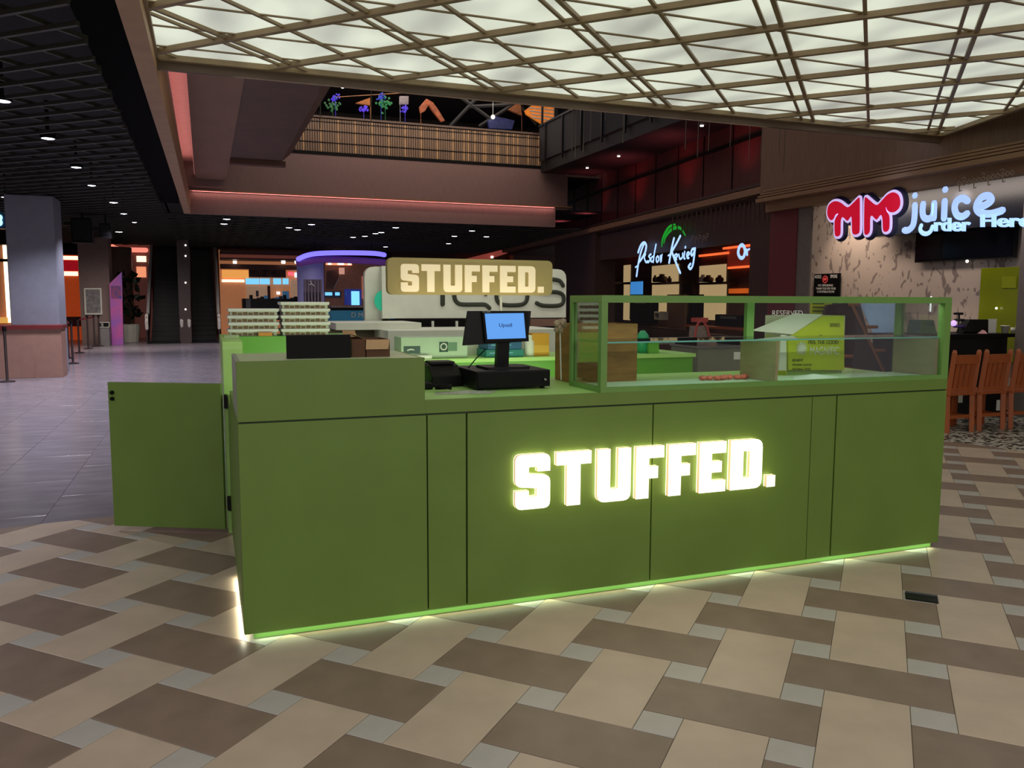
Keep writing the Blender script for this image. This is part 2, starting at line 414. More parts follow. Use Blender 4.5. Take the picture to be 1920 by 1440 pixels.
def bar(p, q, wd, z0, z1, name, m, par):
    d = (V(q) - V(p)); d.normalize(); n = V((-d.y, d.x)) * wd / 2; p, q = V(p), V(q)
    mb = MB().hexa([(*(p - n), z0), (*(q - n), z0), (*(q + n), z0), (*(p + n), z0), (*(p - n), z1), (*(q - n), z1), (*(q + n), z1), (*(p + n), z1)])
    return mb.build(name, m, par)
def line_clip(p, d, reg):
    t0, t1 = -60, 60
    for i in range(len(reg)):
        a, b = reg[i], reg[(i + 1) % len(reg)]; nx, ny = -(b[1] - a[1]), b[0] - a[0]
        den = nx * d[0] + ny * d[1]; num = nx * (p[0] - a[0]) + ny * (p[1] - a[1])
        if abs(den) < 1e-9:
            if num < 0: return None
            continue
        t = -num / den
        if den > 0: t0 = max(t0, t)
        else: t1 = min(t1, t)
    return None if t1 - t0 < .05 else ((p[0] + d[0] * t0, p[1] + d[1] * t0), (p[0] + d[0] * t1, p[1] + d[1] * t1))
def lbar(p, ang, wd, z0, z1, nm='lattice_bar'):
    a = math.radians(ang); r = line_clip(p, (math.cos(a), math.sin(a)), CREG)
    if r: bar(*r, wd, z0, z1, nm, LATT, cl)
for k in range(-11, 9): lbar((0, 3.88 + 1.162 * k), 134, .05, CZ - .045, CZ)
for k in range(-7, 4):
    c0 = 1.68 + 2.02 * k; lbar((0, c0 + .09), 45.5, .028, CZ - .02, CZ); lbar((0, c0 - .09), 45.5, .036, CZ - .03, CZ)
    lbar((0, c0 - .95), 45.5, .03, CZ - .022, CZ)
for k in range(-14, 4): lbar((0, 2.53 + .562 * k), 0, .024, CZ - .010, CZ, 'thin_lattice_bar')
for (a, b) in (((X0, Y1), (X1, Y1)), ((X1, Y1), (8.42, 3.05)), ((8.42, 3.05), (6, Y0)), ((X0, Y0), (X0, Y1))):
    bar(a, b, .06, CZ - .05, CZ + .03, 'edge_frame', LATT, cl)
bar((X0, Y1 + .06), (X1 + .06, Y1 + .06), .05, CZ - .12, CZ + .2, 'edge_fascia', mat('canopy fascia', (108, 88, 72), .5, .1, 10, stretch=(.4, 6, 8)), cl)
struct('ceiling_2', CEILBLK, X0, 13, Y0, Y1 + .05, CZ + .2, CZ + .24)

# ------------------------------------------------------------------ left: wooden beam, cove and black open ceiling
bm_ = hollow('trim_1', (-.5, 6, 3.5))
BW = mat('beam wood', (186, 146, 110), .55, .08, 8, stretch=(.4, .4, 8))
MB().prism([[(-.68, -6), (-.52, -6), (-.36, 17.1), (-.50, 17.1)]], V((0, 0, 0)), V((1, 0, 0)), V((0, 1, 0)), V((0, 0, 1)), 3.5, 3.98).build('beam_face', BW, bm_)
fa = hollow('wall_back', (4, 17.1, 3.5))
ROSE = mat('rosy wood', (126, 100, 94), .5, .08, 10, stretch=(6, 6, .4))
B('lower_fascia', ROSE, fa, -.5, 8.95, 17.1, 17.25, 3.5, 4.0)
B('light_ledge', WOODH, fa, -.47, 9.4, 16.98, 17.25, 4.03, 4.06)
B('upper_band', ROSE, fa, -.5, 9.4, 17.3, 17.5, 4.0, 5.08)
B('dark_reveal', BLACK, fa, .4, 9.4, 17.28, 17.5, 5.08, 5.15)
B('led_lit_strip', glow('pink led', (200, 122, 116), .6), fa, -.4, 8.9, 17.05, 17.065, 4.012, 4.022)
area('pink_fascia_light', (4.3, 17.03, 4.02), 9.2, 14, (1, .48, .44), (math.radians(12), 0, 0), .03)
# slatted parapet of the upper floor, slat by slat
pr = hollow('wall_back.001', (5, 17.4, 5.15))
B('backing_board', mat('parapet board', (74, 58, 46), .6, .1), pr, 2.0, 9.0, 17.5, 17.54, 5.15, 6.05)
B('hand_rail', mat('rail dark', (92, 72, 62), .5), pr, 2.0, 9.0, 17.42, 17.52, 6.0, 6.05)
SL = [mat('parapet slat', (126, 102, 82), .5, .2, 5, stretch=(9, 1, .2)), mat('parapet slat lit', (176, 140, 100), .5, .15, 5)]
sm = {}
for k in range(112):
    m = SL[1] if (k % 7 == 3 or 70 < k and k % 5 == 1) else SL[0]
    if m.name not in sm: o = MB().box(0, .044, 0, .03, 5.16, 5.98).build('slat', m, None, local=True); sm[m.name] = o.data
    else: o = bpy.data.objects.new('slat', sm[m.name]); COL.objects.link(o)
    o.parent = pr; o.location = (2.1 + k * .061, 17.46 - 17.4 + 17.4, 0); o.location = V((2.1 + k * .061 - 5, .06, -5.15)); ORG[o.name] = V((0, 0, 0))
for z in (5.4, 5.68, 5.9): B('cross_rail', BLK2, pr, 2.0, 9.0, 17.44, 17.458, z, z + .015)
area('parapet_fill', (5.6, 15.6, 7.0), 7, 85, (1, .82, .66), (math.radians(50), 0, 0), .3)  # unseen lamp added before the parapet to brighten its slats
# atrium side soffits left
sf = hollow('ceiling_3', (0, 10, 4.2))
SOFF = mat('soffit board', (158, 124, 106), .6, .06, 4, stretch=(1, .3, 1)); SOFD = mat('dark soffit', (116, 90, 80), .6, .08, 3)
B('soffit_panel', SOFF, sf, -.23, .44, 4.5, 16.6, 4.24, 4.4)
B('cove_ceiling', mat('cove', (205, 160, 152), .6, .05), sf, -.58, -.2, 4.5, 16.6, 4.62, 4.68)
B('cove_side', mat('cove', (176, 110, 104)), sf, -.6, -.57, 4.5, 16.8, 3.98, 4.68)
B('cove_lip', mat('cove', (176, 110, 104)), sf, -.46, -.42, 4.5, 16.7, 3.98, 4.1)
B('led_lit_strip', glow('pink led', (200, 122, 116), .6), sf, -.24, -.232, 4.8, 16.4, 4.3, 4.34)
area('cove_light', (-.33, 10.5, 4.3), .05, 12, (1, .46, .43), (0, math.radians(150), 0), 11)
bs = MB().prism([[(.445, 4.27), (1.42, 4.27), (1.62, 4.45), (1.78, 5.6), (.445, 5.6)]], V((0, 0, 0)), V((1, 0, 0)), V((0, 0, 1)), V((0, -1, 0)), -13.8, -6.4)
bs.build('escalator_soffit', SOFD, sf)
B('soffit_trim', mat('soffit end', (96, 60, 44), .5), sf, .445, 1.5, 13.6, 13.84, 4.17, 4.265)
B('upper_wall', ROSE, sf, -.55, .42, 16.62, 16.95, 4.08, 6.3)
struct('ceiling_4', CEILBLK, -16, -.95, -6, 34, 3.95, 4.0)
struct('ceiling_5', CEILBLK, -1.0, 13, 17.3, 34, 3.95, 4.0)
B('trim_2', mat('void black', (7, 8, 9), .95, 0, spec=.1), None, -1.0, -.6, -6, 17.1, 3.72, 4.0)['kind'] = 'structure'
gr = hollow('ceiling_6', (-4, 8, 3.5))
GREG = [(-13, -2), (-.92, -2), (-.92, 30), (-13, 30)]
def gbar(p, ang, reg, wd=.035, z=3.5, par=gr, m=SLAT):
    a = math.radians(ang); r = line_clip(p, (math.cos(a), math.sin(a)), reg)
    if r: bar(*r, wd, z, z + .035, 'ceiling_slat', m, par)
for k in range(-4, 58): gbar((-.9, 3.26 + .462 * k), 138, GREG)
for k in range(-6, 30): gbar((-.9, 2.9 + .9 * k), 50, GREG, .028, 3.537)
GR2 = [(-.9, 17.5), (11, 17.5), (11, 31), (-.9, 31)]
for k in range(0, 32): gbar((-.9, 17.6 + .8 * k), 138, GR2); gbar((-.9, 8.6 + .8 * k), 50, GR2, .03, 3.52)

# downlights: trim ring and lit lens, pointing down from the slats
DLM = glow('downlight lens', (235, 238, 255), 5); 
def downlight(pos, r, label, grp, power=0):
    t = thing('downlight', label, 'ceiling light', pos, grp)
    MB().lathe(0, 0, [(r * 1.25, .0), (r * 1.25, .05), (r * .9, .05), (r * .9, 0)], 14).build('trim_ring', BLK2, t, local=True)
    MB().lathe(0, 0, [(r * .2, -.012), (r, .0), (r, .02)], 14).build('lens', DLM, t, local=True)
    MB().cyl(0, 0, .05, 3.96 - pos[2], r * .3, n=8).build('stem', BLK2, t, local=True)
    if power: spot('downlight_and_fill_beam', V(pos) - V((0, 0, .03)), power, COOL, 110)
dl = [((4, 190), .075, 'large white downlight at the left edge of the frame, nearest in the black slatted ceiling', 90), ((90, 260), .075, 'oval white downlight in the black ceiling, second nearest of the left row', 110),
      ((143, 314), .07, 'white downlight in the black ceiling, third nearest of the left row', 120), ((172, 348), .065, 'white downlight in the black ceiling, fourth nearest of the left row', 130), ((213, 380), .08, 'bright downlight in the left row halfway to the escalators', 140),
      ((232, 401), .07, 'downlight at the far end of the left row before the escalators', 150), ((10, 370), .07, 'small downlight above the grey pillar at the left edge', 60), ((252, 417), .06, 'small downlight above and left of the escalators', 60), ((223, 435), .1, 'wide oval pale light above the plant and escalators', 0)]
for (a, b), r, lab, pw in dl: downlight(P(a, b, 'Z', 3.49), r, lab, 'downlights in the left row', pw)
for a, b in ((425, 411), (420, 420), (584, 421), (558, 431), (542, 427), (742, 427), (704, 438), (715, 436), (684, 443), (662, 445), (885, 433), (852, 443), (912, 444), (841, 457), (723, 463)):
    p = P(a, b, 'Z', 3.49)
    if p.y > 33: p = p * 1; p = CAM + (p - CAM) * (33 - CAM.y) / (p.y - CAM.y)
    downlight(p, .09, 'small far downlight ' + ('right of the left beam corner, upper' if (a, b) == (425, 411) else 'right of the left beam corner, lower' if (a, b) == (420, 420) else 'over the blue lit pillar, nearest and highest' if (a, b) == (584, 421) else 'left of the blue lit pillar, right of a pair' if (a, b) == (558, 431) else 'left of the blue lit pillar, left of a pair' if (a, b) == (542, 427) else 'over the left half of the hanging sign, highest' if (a, b) == (742, 427) else 'right of the blue lit pillar, %s in its cluster' % {704: 'second from right', 715: 'rightmost', 684: 'second from left', 662: 'leftmost'}[a] if a in (704, 715, 684, 662) else 'above the right half of the hanging sign, %s of four' % {885: 'highest', 852: 'second from left', 912: 'rightmost', 841: 'lowest and leftmost'}[a] if a in (885, 852, 912, 841) else 'just over the left corner of the hanging sign'), 'far downlights behind the atrium')
for p in ((-3, 5, 3.4), (-5, 10, 3.4), (-2.6, 13, 3.4), (2, 23, 3.4), (-5.5, 19, 3.4)): spot('downlight_and_fill_beam', p, 110, COOL, 125)  # extra spots without fixtures, added to brighten the hall

# ------------------------------------------------------------------ far hall
HB = 31.0
struct('wall_back.002', DWOOD, -16, 13, HB + 3, HB + 3.1, 0, 4)
struct('wall_left', mat('brown far wall', (96, 70, 60), .6), -13, -12.9, -6, 34, 0, 4)
area('hall_fill', (-2.5, 22.5, 3.1), 3, 60, (1, .88, .85), (math.radians(30), 0, 0), 1.5, 110)
area('hall_fill', (4, 24, 3.1), 6, 50, (1, .85, .8), (math.radians(30), 0, 0), 1, 110)
# grey square pillar and low boundary wall
pl = PY(14.6)
a = pl.uv(8, 390); b = pl.uv(92, 385)
t = thing('pillar', 'tall square grey pillar at the left behind the low brown wall', 'pillar', (-3.4, 14.9, 0))
B('shaft', mat('grey pillar paint', (132, 134, 146), .55, .04), t, pl.uv(14, 500)[0], pl.uv(106, 500)[0], 14.6, 15.5, 0, 3.5, bevel=.02)
t = thing('low_wall', 'low brown boundary wall with a thin red cap at the left edge', 'low wall', (-3.6, 13.9, 0))
B('body', mat('salmon panel', (158, 120, 104), .5, .05), t, -5.2, -2.72, 14.05, 14.6, 0, .93)
B('cap', mat('red cap', (110, 34, 34), .45), t, -5.25, -2.70, 14.0, 14.65, .93, 1.0)
# queue posts
GM = mat('post metal', (96, 84, 86), .35, 0, metal=.8); RB = mat('red belt', (120, 22, 28), .6)
def post(p, lab, belt=None):
    t = thing('queue_post', lab, 'queue post', p, 'queue posts with red belts')
    MB().lathe(0, 0, [(.13, 0), (.13, .015), (.05, .035), (.03, .04)], 18).build('base', GM, t, local=True)
    MB().cyl(0, 0, .03, .92, .024, n=12).build('pole', GM, t, local=True)
    MB().cyl(0, 0, .92, 1.0, .034, n=14).build('cap', BLK2, t, local=True)
    if belt is not None:
        d = V(belt) - V(p); n = V((-d.y, d.x, 0)).normalized() * .004
        MB().hexa([-n + V((0, 0, .9)), d - n + V((0, 0, .9)), d + n + V((0, 0, .9)), n + V((0, 0, .9)), -n + V((0, 0, .95)), d - n + V((0, 0, .95)), d + n + V((0, 0, .95)), n + V((0, 0, .95))]).build('belt', RB, t, local=True)
qp = [V(P(x, y, 'Z', 0)) for x, y in ((137, 682), (129, 672), (149, 662), (166, 654), (178, 650), (187, 649))]
ql = ['queue post nearest the low wall, dark in front', 'queue post just behind the corner of the low wall', 'second row queue post beside the orange shop wall', 'queue post in front of the framed map pillar, left one', 'queue post in front of the framed map pillar, right one', 'last queue post next to the bin']
for i, p in enumerate(qp): post(p, ql[i], qp[i + 1] if i in (0, 2, 3) else None)
p = P(14, 716, 'Z', 0); post(p, 'lone thin grey post standing before the low brown wall at the left edge')
# second pillar with frame
pl = PY(26.3)
t = thing('pillar', 'brown pillar carrying a framed map, left of the escalators', 'pillar', (-3.5, 26.6, 0))
B('shaft', mat('taupe pillar', (120, 100, 92), .6, .04), t, pl.uv(150, 560)[0], pl.uv(207, 560)[0], 26.3, 27.3, 0, 3.6)
t = thing('framed_map', 'white framed grey map on the brown pillar left of the escalators', 'poster', (-3.6, 26.25, 1))
mb = MB(); pl.prism(mb, [[(157, 540), (190, 540), (192, 590), (159, 590)], [(160, 543), (187, 543), (189, 587), (162, 587)]], 0, .05); mb.build('frame', WHITE, t)
mb = MB(); pl.prism(mb, [[(160, 543), (187, 543), (189, 587), (162, 587)]], 0, .02); mb.build('sheet', mat('map print', (120, 118, 116), .6, .3, 9), t)
t = thing('purple_standee', 'tall purple advertising standee with slanted top beside the plant', 'standee', (-2.95, 26, 0))
pq = PY(26.0); mb = MB(); pq.prism(mb, [[(205, 532), (228, 510), (231, 645), (210, 647)]], -.15, 0); mb.v = [V((p.x, p.y, 0)) if p.z < .3 else p for p in mb.v]
m = mat('standee print', (118, 74, 150), .5, .3, 2, emit='same', es=.25, rgb2=(170, 70, 120)); mb.build('board', m, t)
mb = MB(); pq.pbox(mb, 208, 536, 227, 560, 0, .01); mb.build('picture', mat('standee blue print', (60, 60, 140), .5, .4, 6, rgb2=(160, 60, 90)), t)
t = thing('waste_bin', 'grey waste bin with a black and white sign behind the queue posts', 'bin', (-3.1, 25.5, 0))
pq = PY(25.4); mb = MB(); pq.pbox(mb, 186, 612, 205, 643, -.5, 0); lo = min(p.z for p in mb.v); mb.v = [V((p.x, p.y, 0)) if p.z < lo + .001 else p for p in mb.v]; mb.build('body', mat('bin grey', (110, 108, 106), .5), t)
mb = MB(); pq.pbox(mb, 184, 604, 205, 614, 0, .02); mb.build('sign_board', BLACK, t)
text('lettering', 'THE', pq, 189, 606, 194, 612, WHITE, t, .004, .025)
mb = MB(); pq.prism(mb, [[(184, 604), (205, 604), (205, 614), (184, 614)], [(185, 605), (204, 605), (204, 613), (185, 613)]], .02, .03); mb.build('sign_edge', WHITE, t)
# potted plant
pp = P(243, 641, 'Z', 0)
t = thing('potted_plant', 'tall dark leafy plant in a white pot left of the escalators', 'plant', pp)
MB().lathe(0, 0, [(.3, 0), (.36, .45), (.36, .62), (.33, .62), (.3, .5)], 16).build('pot', WHITE, t, local=True)
MB().tube([(0, 0, .5), (.05, 0, 1.2), (0, .05, 2.0)], .03, 6).build('stem', DWOOD, t, local=True)
LM = mat('dark leaves', (38, 58, 34), .5, .3, 5); lv = MB().add([(0, 0, 0), (.09, .02, .14), (0, .0, .34), (-.09, .02, .14), (0, -.012, .15)], [(0, 1, 4), (1, 2, 4), (2, 3, 4), (3, 0, 4), (0, 4, 1), (1, 4, 2), (2, 4, 3), (3, 4, 0)]).build('leaf', LM, t, local=True)
for k in range(70):
    o = lv if k == 0 else bpy.data.objects.new('leaf', lv.data)
    if k: COL.objects.link(o); o.parent = t
    h = random.uniform(.8, 2.3); q = random.uniform(0, 6.28); r = random.uniform(.05, .42) * (1.2 - abs(h - 1.5) * .5)
    o.location = (r * math.cos(q), r * math.sin(q), h); o.rotation_euler = (random.uniform(-1.2, 1.2), random.uniform(-1.2, 1.2), q)
# escalators
ESD = mat('escalator dark', (12, 13, 12), .5, .3, 3)
def escal(x0, x1, lab):
    t = thing('escalator', lab, 'escalator', ((x0 + x1) / 2, 26.4, 0), 'escalators side by side')
    y0, y1, z1 = 26.4, 32.4, 3.7
    for k in range(22):
        z = .04 + k * .165; y = y0 + .8 + k * .26
        B('step', ESD, t, x0 + .14, x1 - .14, y, y + .3, z, z + .165)
    B('comb_plate', BLK2, t, x0 + .1, x1 - .1, y0, y0 + .85, 0, .05)
    for x in (x0, x1 - .1):
        MB().prism([[(y0 + .1, 0), (y0 + .8, 0), (y1, z1), (y1, z1 + .9), (y0 + .9, .95), (y0 + .1, .9)]], V((x, 0, 0)), V((0, 1, 0)), V((0, 0, 1)), V((1, 0, 0)), .03, .07).build('balustrade', mat('smoked panel', (30, 28, 30), .25), t)
        MB().tube([(x + .05, y0 + .12, .5), (x + .05, y0 + .02, .75), (x + .05, y0 + .2, .95), (x + .05, y0 + .9, 1.0), (x + .05, y1, z1 + .95)], .055, 8).build('handrail', mat('handrail', (225, 220, 212), .4, 0), t)
    return t
pl = PY(26.5)
ex = [pl.uv(q, 560)[0] for q in (270, 342, 350, 412)]
escal(ex[0], ex[1], 'left escalator of the two, dark steps rising away'); escal(ex[2], ex[3], 'right escalator of the two, behind the left stack of trays')
B('trim_3', mat('escalator surround', (70, 56, 56), .5), None, ex[1] - .12, ex[2] + .12, 26.45, 26.8, 0, 3.7)['kind'] = 'structure'
LS = glow('lamp white', (255, 244, 230), 3)
mb = MB()
for y in (460, 480, 530, 580): 
    q = pl.uv(348, y); mb.sphere(pl.w(q[0], q[1], .06), .03, 8)
one(mb, 'marker_lights', LS, 'column of small glowing marker lights between the two escalators', 'lights')
# far shops
def shop(name, lab, x0, x1, ytop, Y, m, cat='shop'):
    pl = PY(Y); t = thing(name, lab, cat, (pl.uv((x0 + x1) / 2, 600)[0], Y, 0))
    a, b = pl.uv(x0, 560)[0], pl.uv(x1, 560)[0]; z = pl.uv((x0 + x1) / 2, ytop)[1]
    mb = MB(); pl.box(mb, a, b, 0, z, -.3, 0); mb.build('back_wall', m, t); return t, pl
def part(t, pl, nm, m, x0, y0, x1, y1, n0=0, n1=.05, ground=False):
    mb = MB(); pl.pbox(mb, x0, y0, x1, y1, n0, n1)
    if ground:
        lo = min(p.z for p in mb.v); mb.v = [V((p.x, p.y, 0)) if p.z < lo + 1e-4 else p for p in mb.v]
    return mb.build(nm, m, t)
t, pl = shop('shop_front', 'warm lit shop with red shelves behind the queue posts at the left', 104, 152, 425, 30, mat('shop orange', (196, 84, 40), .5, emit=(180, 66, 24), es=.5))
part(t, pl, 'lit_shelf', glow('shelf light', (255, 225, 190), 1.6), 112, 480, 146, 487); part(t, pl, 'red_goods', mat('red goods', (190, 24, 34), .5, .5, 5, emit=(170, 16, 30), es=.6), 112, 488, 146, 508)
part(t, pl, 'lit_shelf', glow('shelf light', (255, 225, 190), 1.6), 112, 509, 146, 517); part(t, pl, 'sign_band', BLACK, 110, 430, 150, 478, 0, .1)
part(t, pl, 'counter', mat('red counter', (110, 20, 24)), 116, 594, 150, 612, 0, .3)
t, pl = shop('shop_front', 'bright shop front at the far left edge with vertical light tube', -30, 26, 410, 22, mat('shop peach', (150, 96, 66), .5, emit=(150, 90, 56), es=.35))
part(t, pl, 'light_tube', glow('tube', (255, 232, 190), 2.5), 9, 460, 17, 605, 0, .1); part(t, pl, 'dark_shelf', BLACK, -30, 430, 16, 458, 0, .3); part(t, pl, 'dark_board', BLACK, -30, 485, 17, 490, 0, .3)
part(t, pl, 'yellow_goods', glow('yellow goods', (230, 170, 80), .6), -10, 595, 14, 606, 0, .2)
t = thing('blue_sign', 'glowing cyan number sign cut off by the left edge above the shop', 'sign', (-6.6, 19, 2.9))
pl = PY(19.0); mb = MB(); pl.pbox(mb, -40, 385, 12, 428, -.1, 0); mb.build('panel', mat('navy sign', (16, 30, 62), .4), t)
text('lettering', '8', pl, -9, 402, 5, 424, glow('cyan letters', (150, 235, 255), 2.2), t, .03, .02, bold=.03)
# speakers under the ceiling
pl = PY(18)
for k, (x0, y0, x1, y1, lab) in enumerate(((133, 408, 172, 455, 'large black loudspeaker hanging from the slatted ceiling, left of two'), (186, 418, 208, 446, 'smaller black loudspeaker hanging from the slatted ceiling, right of two'))):
    a = pl.uv((x0 + x1) / 2, y1); t = thing('hanging_speaker', lab, 'speaker', (a[0], 18, a[1]))
    part(t, pl, 'cabinet', BLACK, x0, y0, x1, y1, -.4, 0).location; part(t, pl, 'grille', BLK2, x0 + 3, y0 + 4, x1 - 3, y1 - 6, 0, .01)
    q = pl.uv((x0 + x1) / 2, y0); B('bracket', BLK2, t, q[0] - .03, q[0] + .03, 18.15, 18.2, q[1] - .02, 3.96)
    part(t, pl, 'side_bracket', BLK2, x0 - 14, y0 + 8, x0, y0 + 14, -.1, -.05)
# curved rosy soffit light left of escalators, bright windows
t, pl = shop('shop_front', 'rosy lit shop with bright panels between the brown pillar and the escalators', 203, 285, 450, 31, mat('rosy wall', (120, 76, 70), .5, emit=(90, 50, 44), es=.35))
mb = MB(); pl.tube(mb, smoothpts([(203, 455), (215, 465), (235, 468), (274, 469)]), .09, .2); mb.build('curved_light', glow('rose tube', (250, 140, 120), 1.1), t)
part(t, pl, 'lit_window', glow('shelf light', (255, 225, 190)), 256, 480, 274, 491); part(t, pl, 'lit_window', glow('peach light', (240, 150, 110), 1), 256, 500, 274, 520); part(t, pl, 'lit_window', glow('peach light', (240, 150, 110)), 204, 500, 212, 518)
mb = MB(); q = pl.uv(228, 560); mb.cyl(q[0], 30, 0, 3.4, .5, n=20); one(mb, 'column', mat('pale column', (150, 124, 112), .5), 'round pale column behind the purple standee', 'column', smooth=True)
# far middle food court
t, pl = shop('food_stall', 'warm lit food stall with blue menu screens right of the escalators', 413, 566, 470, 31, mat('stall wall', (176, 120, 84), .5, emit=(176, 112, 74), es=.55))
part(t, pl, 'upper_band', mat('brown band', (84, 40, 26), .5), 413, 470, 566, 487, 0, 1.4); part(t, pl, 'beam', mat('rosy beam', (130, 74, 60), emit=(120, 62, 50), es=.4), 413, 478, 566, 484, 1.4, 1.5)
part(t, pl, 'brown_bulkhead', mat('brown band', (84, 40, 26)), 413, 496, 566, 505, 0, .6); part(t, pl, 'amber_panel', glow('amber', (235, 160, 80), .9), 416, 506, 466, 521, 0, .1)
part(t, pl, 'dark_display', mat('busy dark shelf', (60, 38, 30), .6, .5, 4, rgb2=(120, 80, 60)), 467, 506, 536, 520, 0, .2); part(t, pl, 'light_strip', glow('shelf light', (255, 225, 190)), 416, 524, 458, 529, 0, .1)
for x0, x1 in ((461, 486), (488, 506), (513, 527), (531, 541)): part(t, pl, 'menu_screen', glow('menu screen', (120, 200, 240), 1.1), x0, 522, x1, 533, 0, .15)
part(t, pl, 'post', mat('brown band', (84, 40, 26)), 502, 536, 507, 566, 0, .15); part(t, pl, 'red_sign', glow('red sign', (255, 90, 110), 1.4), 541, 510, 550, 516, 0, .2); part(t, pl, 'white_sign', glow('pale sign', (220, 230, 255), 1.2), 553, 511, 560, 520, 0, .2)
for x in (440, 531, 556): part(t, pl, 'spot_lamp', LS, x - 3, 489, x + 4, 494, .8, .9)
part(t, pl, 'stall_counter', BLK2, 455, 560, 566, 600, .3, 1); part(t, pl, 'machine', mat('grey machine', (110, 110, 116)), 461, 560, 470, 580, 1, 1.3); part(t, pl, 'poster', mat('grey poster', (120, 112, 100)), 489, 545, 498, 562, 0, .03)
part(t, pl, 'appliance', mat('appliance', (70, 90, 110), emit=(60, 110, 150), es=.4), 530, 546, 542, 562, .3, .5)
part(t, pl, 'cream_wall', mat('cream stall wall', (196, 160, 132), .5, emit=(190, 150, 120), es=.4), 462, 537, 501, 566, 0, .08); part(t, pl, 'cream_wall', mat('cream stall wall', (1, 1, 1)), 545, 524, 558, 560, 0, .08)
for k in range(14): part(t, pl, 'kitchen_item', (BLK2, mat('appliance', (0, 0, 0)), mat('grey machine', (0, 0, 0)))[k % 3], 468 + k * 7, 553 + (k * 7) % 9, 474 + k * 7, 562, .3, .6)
part(t, pl, 'machine', mat('grey machine', (0, 0, 0)), 480, 545, 485, 556, .1, .2); part(t, pl, 'lit_pane', LS, 519, 547, 525, 552, .16, .2)
# people-sized dark figure at counter edge (a waiter's back seen beyond the trays)
t = thing('pillar', 'blue lit round pillar with slatted grille under the curved blue light', 'pillar', (3.6, 26.5, 0))
pl = PY(26.5); a = pl.uv(560, 540)[0]; b = pl.uv(611, 540)[0]; r = (b - a) / 2
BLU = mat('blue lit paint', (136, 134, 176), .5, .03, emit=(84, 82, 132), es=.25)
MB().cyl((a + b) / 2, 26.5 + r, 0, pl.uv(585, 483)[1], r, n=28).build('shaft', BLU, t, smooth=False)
for k in range(6): part(t, pl, 'grille_bar', mat('grille bar', (90, 80, 96)), 571 + k * 6, 524, 574 + k * 6, 566, .02, .08)
part(t, pl, 'grille_back', BLK2, 570, 548, 604, 566, -.02, .02); part(t, pl, 'clock_board', mat('board grey', (84, 70, 84)), 570, 524, 604, 548, -.02, .015)
mb = MB(); pl.tube(mb, [(582, 526), (584, 532), (589, 536)], .012, .1); pl.tube(mb, [(584, 532), (580, 534)], .012, .1); mb.build('clock_hands', WHITE, t)
t = thing('curved_light', 'long curved violet blue light and its reflection over the far round pillar', 'light', (4.6, 26, 2.9))
mb = MB(); cp = smoothpts([(559, 486), (575, 479), (600, 475), (650, 474), (700, 475), (721, 478)]); pl.tube(mb, cp, .085, .6); mb.build('light_band', glow('violet blue', (120, 110, 255), 1.5), t)
mb = MB(); cp = smoothpts([(560, 493), (600, 487), (660, 488), (722, 492)]); pl.tube(mb, cp, .12, .5); mb.build('violet_reflection', mat('violet reflection glow', (110, 60, 130), .5, emit=(110, 50, 140), es=.1), t)  # glowing violet tube stands for the band's reflection on the ceiling
for x in (3.6, 5.6): MB().cyl(x, 26.0, 3.05, 3.96, .02, n=8).build('hanger', BLK2, t)
area('violet_glow', (4.6, 25.6, 3.0), 3, 5, (.4, .38, 1), (0, 0, 0), .2)
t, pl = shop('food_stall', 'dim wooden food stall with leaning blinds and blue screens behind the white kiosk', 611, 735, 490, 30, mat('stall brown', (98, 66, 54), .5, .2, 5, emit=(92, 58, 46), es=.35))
part(t, pl, 'bright_ceiling_strip', glow('peach light', (240, 150, 110)), 612, 491, 660, 497, 0, .2)
for x in (618, 636, 642, 655): part(t, pl, 'spot_lamp', LS, x - 2, 491, x + 3, 496, .2, .3)
mb = MB(); pl.prism(mb, [[(614, 508), (640, 505), (626, 542), (612, 542)]], 0, .2); mb.build('blind', mat('blind', (130, 88, 72), .6, .1, 20), t)
mb = MB(); pl.tube(mb, [(640, 512), (626, 540)], .015, .3); mb.build('rope', WHITE, t); part(t, pl, 'lamp_shade', mat('shade', (220, 170, 150), emit=(220, 160, 140), es=.7), 637, 502, 646, 514, .2, .4)
for x0, x1, y0, y1 in ((610, 623, 548, 554), (629, 637, 548, 554)): part(t, pl, 'menu_screen', glow('menu screen', (120, 200, 240)), x0, y0, x1, y1, .2, .3)
part(t, pl, 'screen_housing', mat('navy sign', (16, 30, 62)), 609, 546, 640, 558, .1, .2)
part(t, pl, 'display_fridge', mat('fridge blue', (30, 40, 90), emit=(30, 50, 140), es=.5), 651, 542, 678, 572, .3, 1); part(t, pl, 'fridge_light', glow('fridge light', (120, 200, 255), 1.3), 659, 546, 674, 572, 1, 1.05)
part(t, pl, 'peach_panel', mat('peach', (170, 110, 90), emit=(190, 110, 90), es=.5), 679, 518, 700, 560, 0, .1)
t, pl = shop('shop_front', 'dim brown closed shop front behind the hanging sign with a slanting rosy beam', 735, 1060, 452, 30.5, mat('dim brown', (70, 46, 38), .6, .1))
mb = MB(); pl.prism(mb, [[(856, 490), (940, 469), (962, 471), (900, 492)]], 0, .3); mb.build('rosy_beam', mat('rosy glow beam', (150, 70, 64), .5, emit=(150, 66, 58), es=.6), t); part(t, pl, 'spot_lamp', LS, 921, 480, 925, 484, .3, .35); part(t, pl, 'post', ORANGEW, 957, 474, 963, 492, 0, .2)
t = thing('teal_counter', 'long teal counter front with small white lettering behind the white kiosk', 'counter', (2.5, 16, 0)); pl = PY(14)
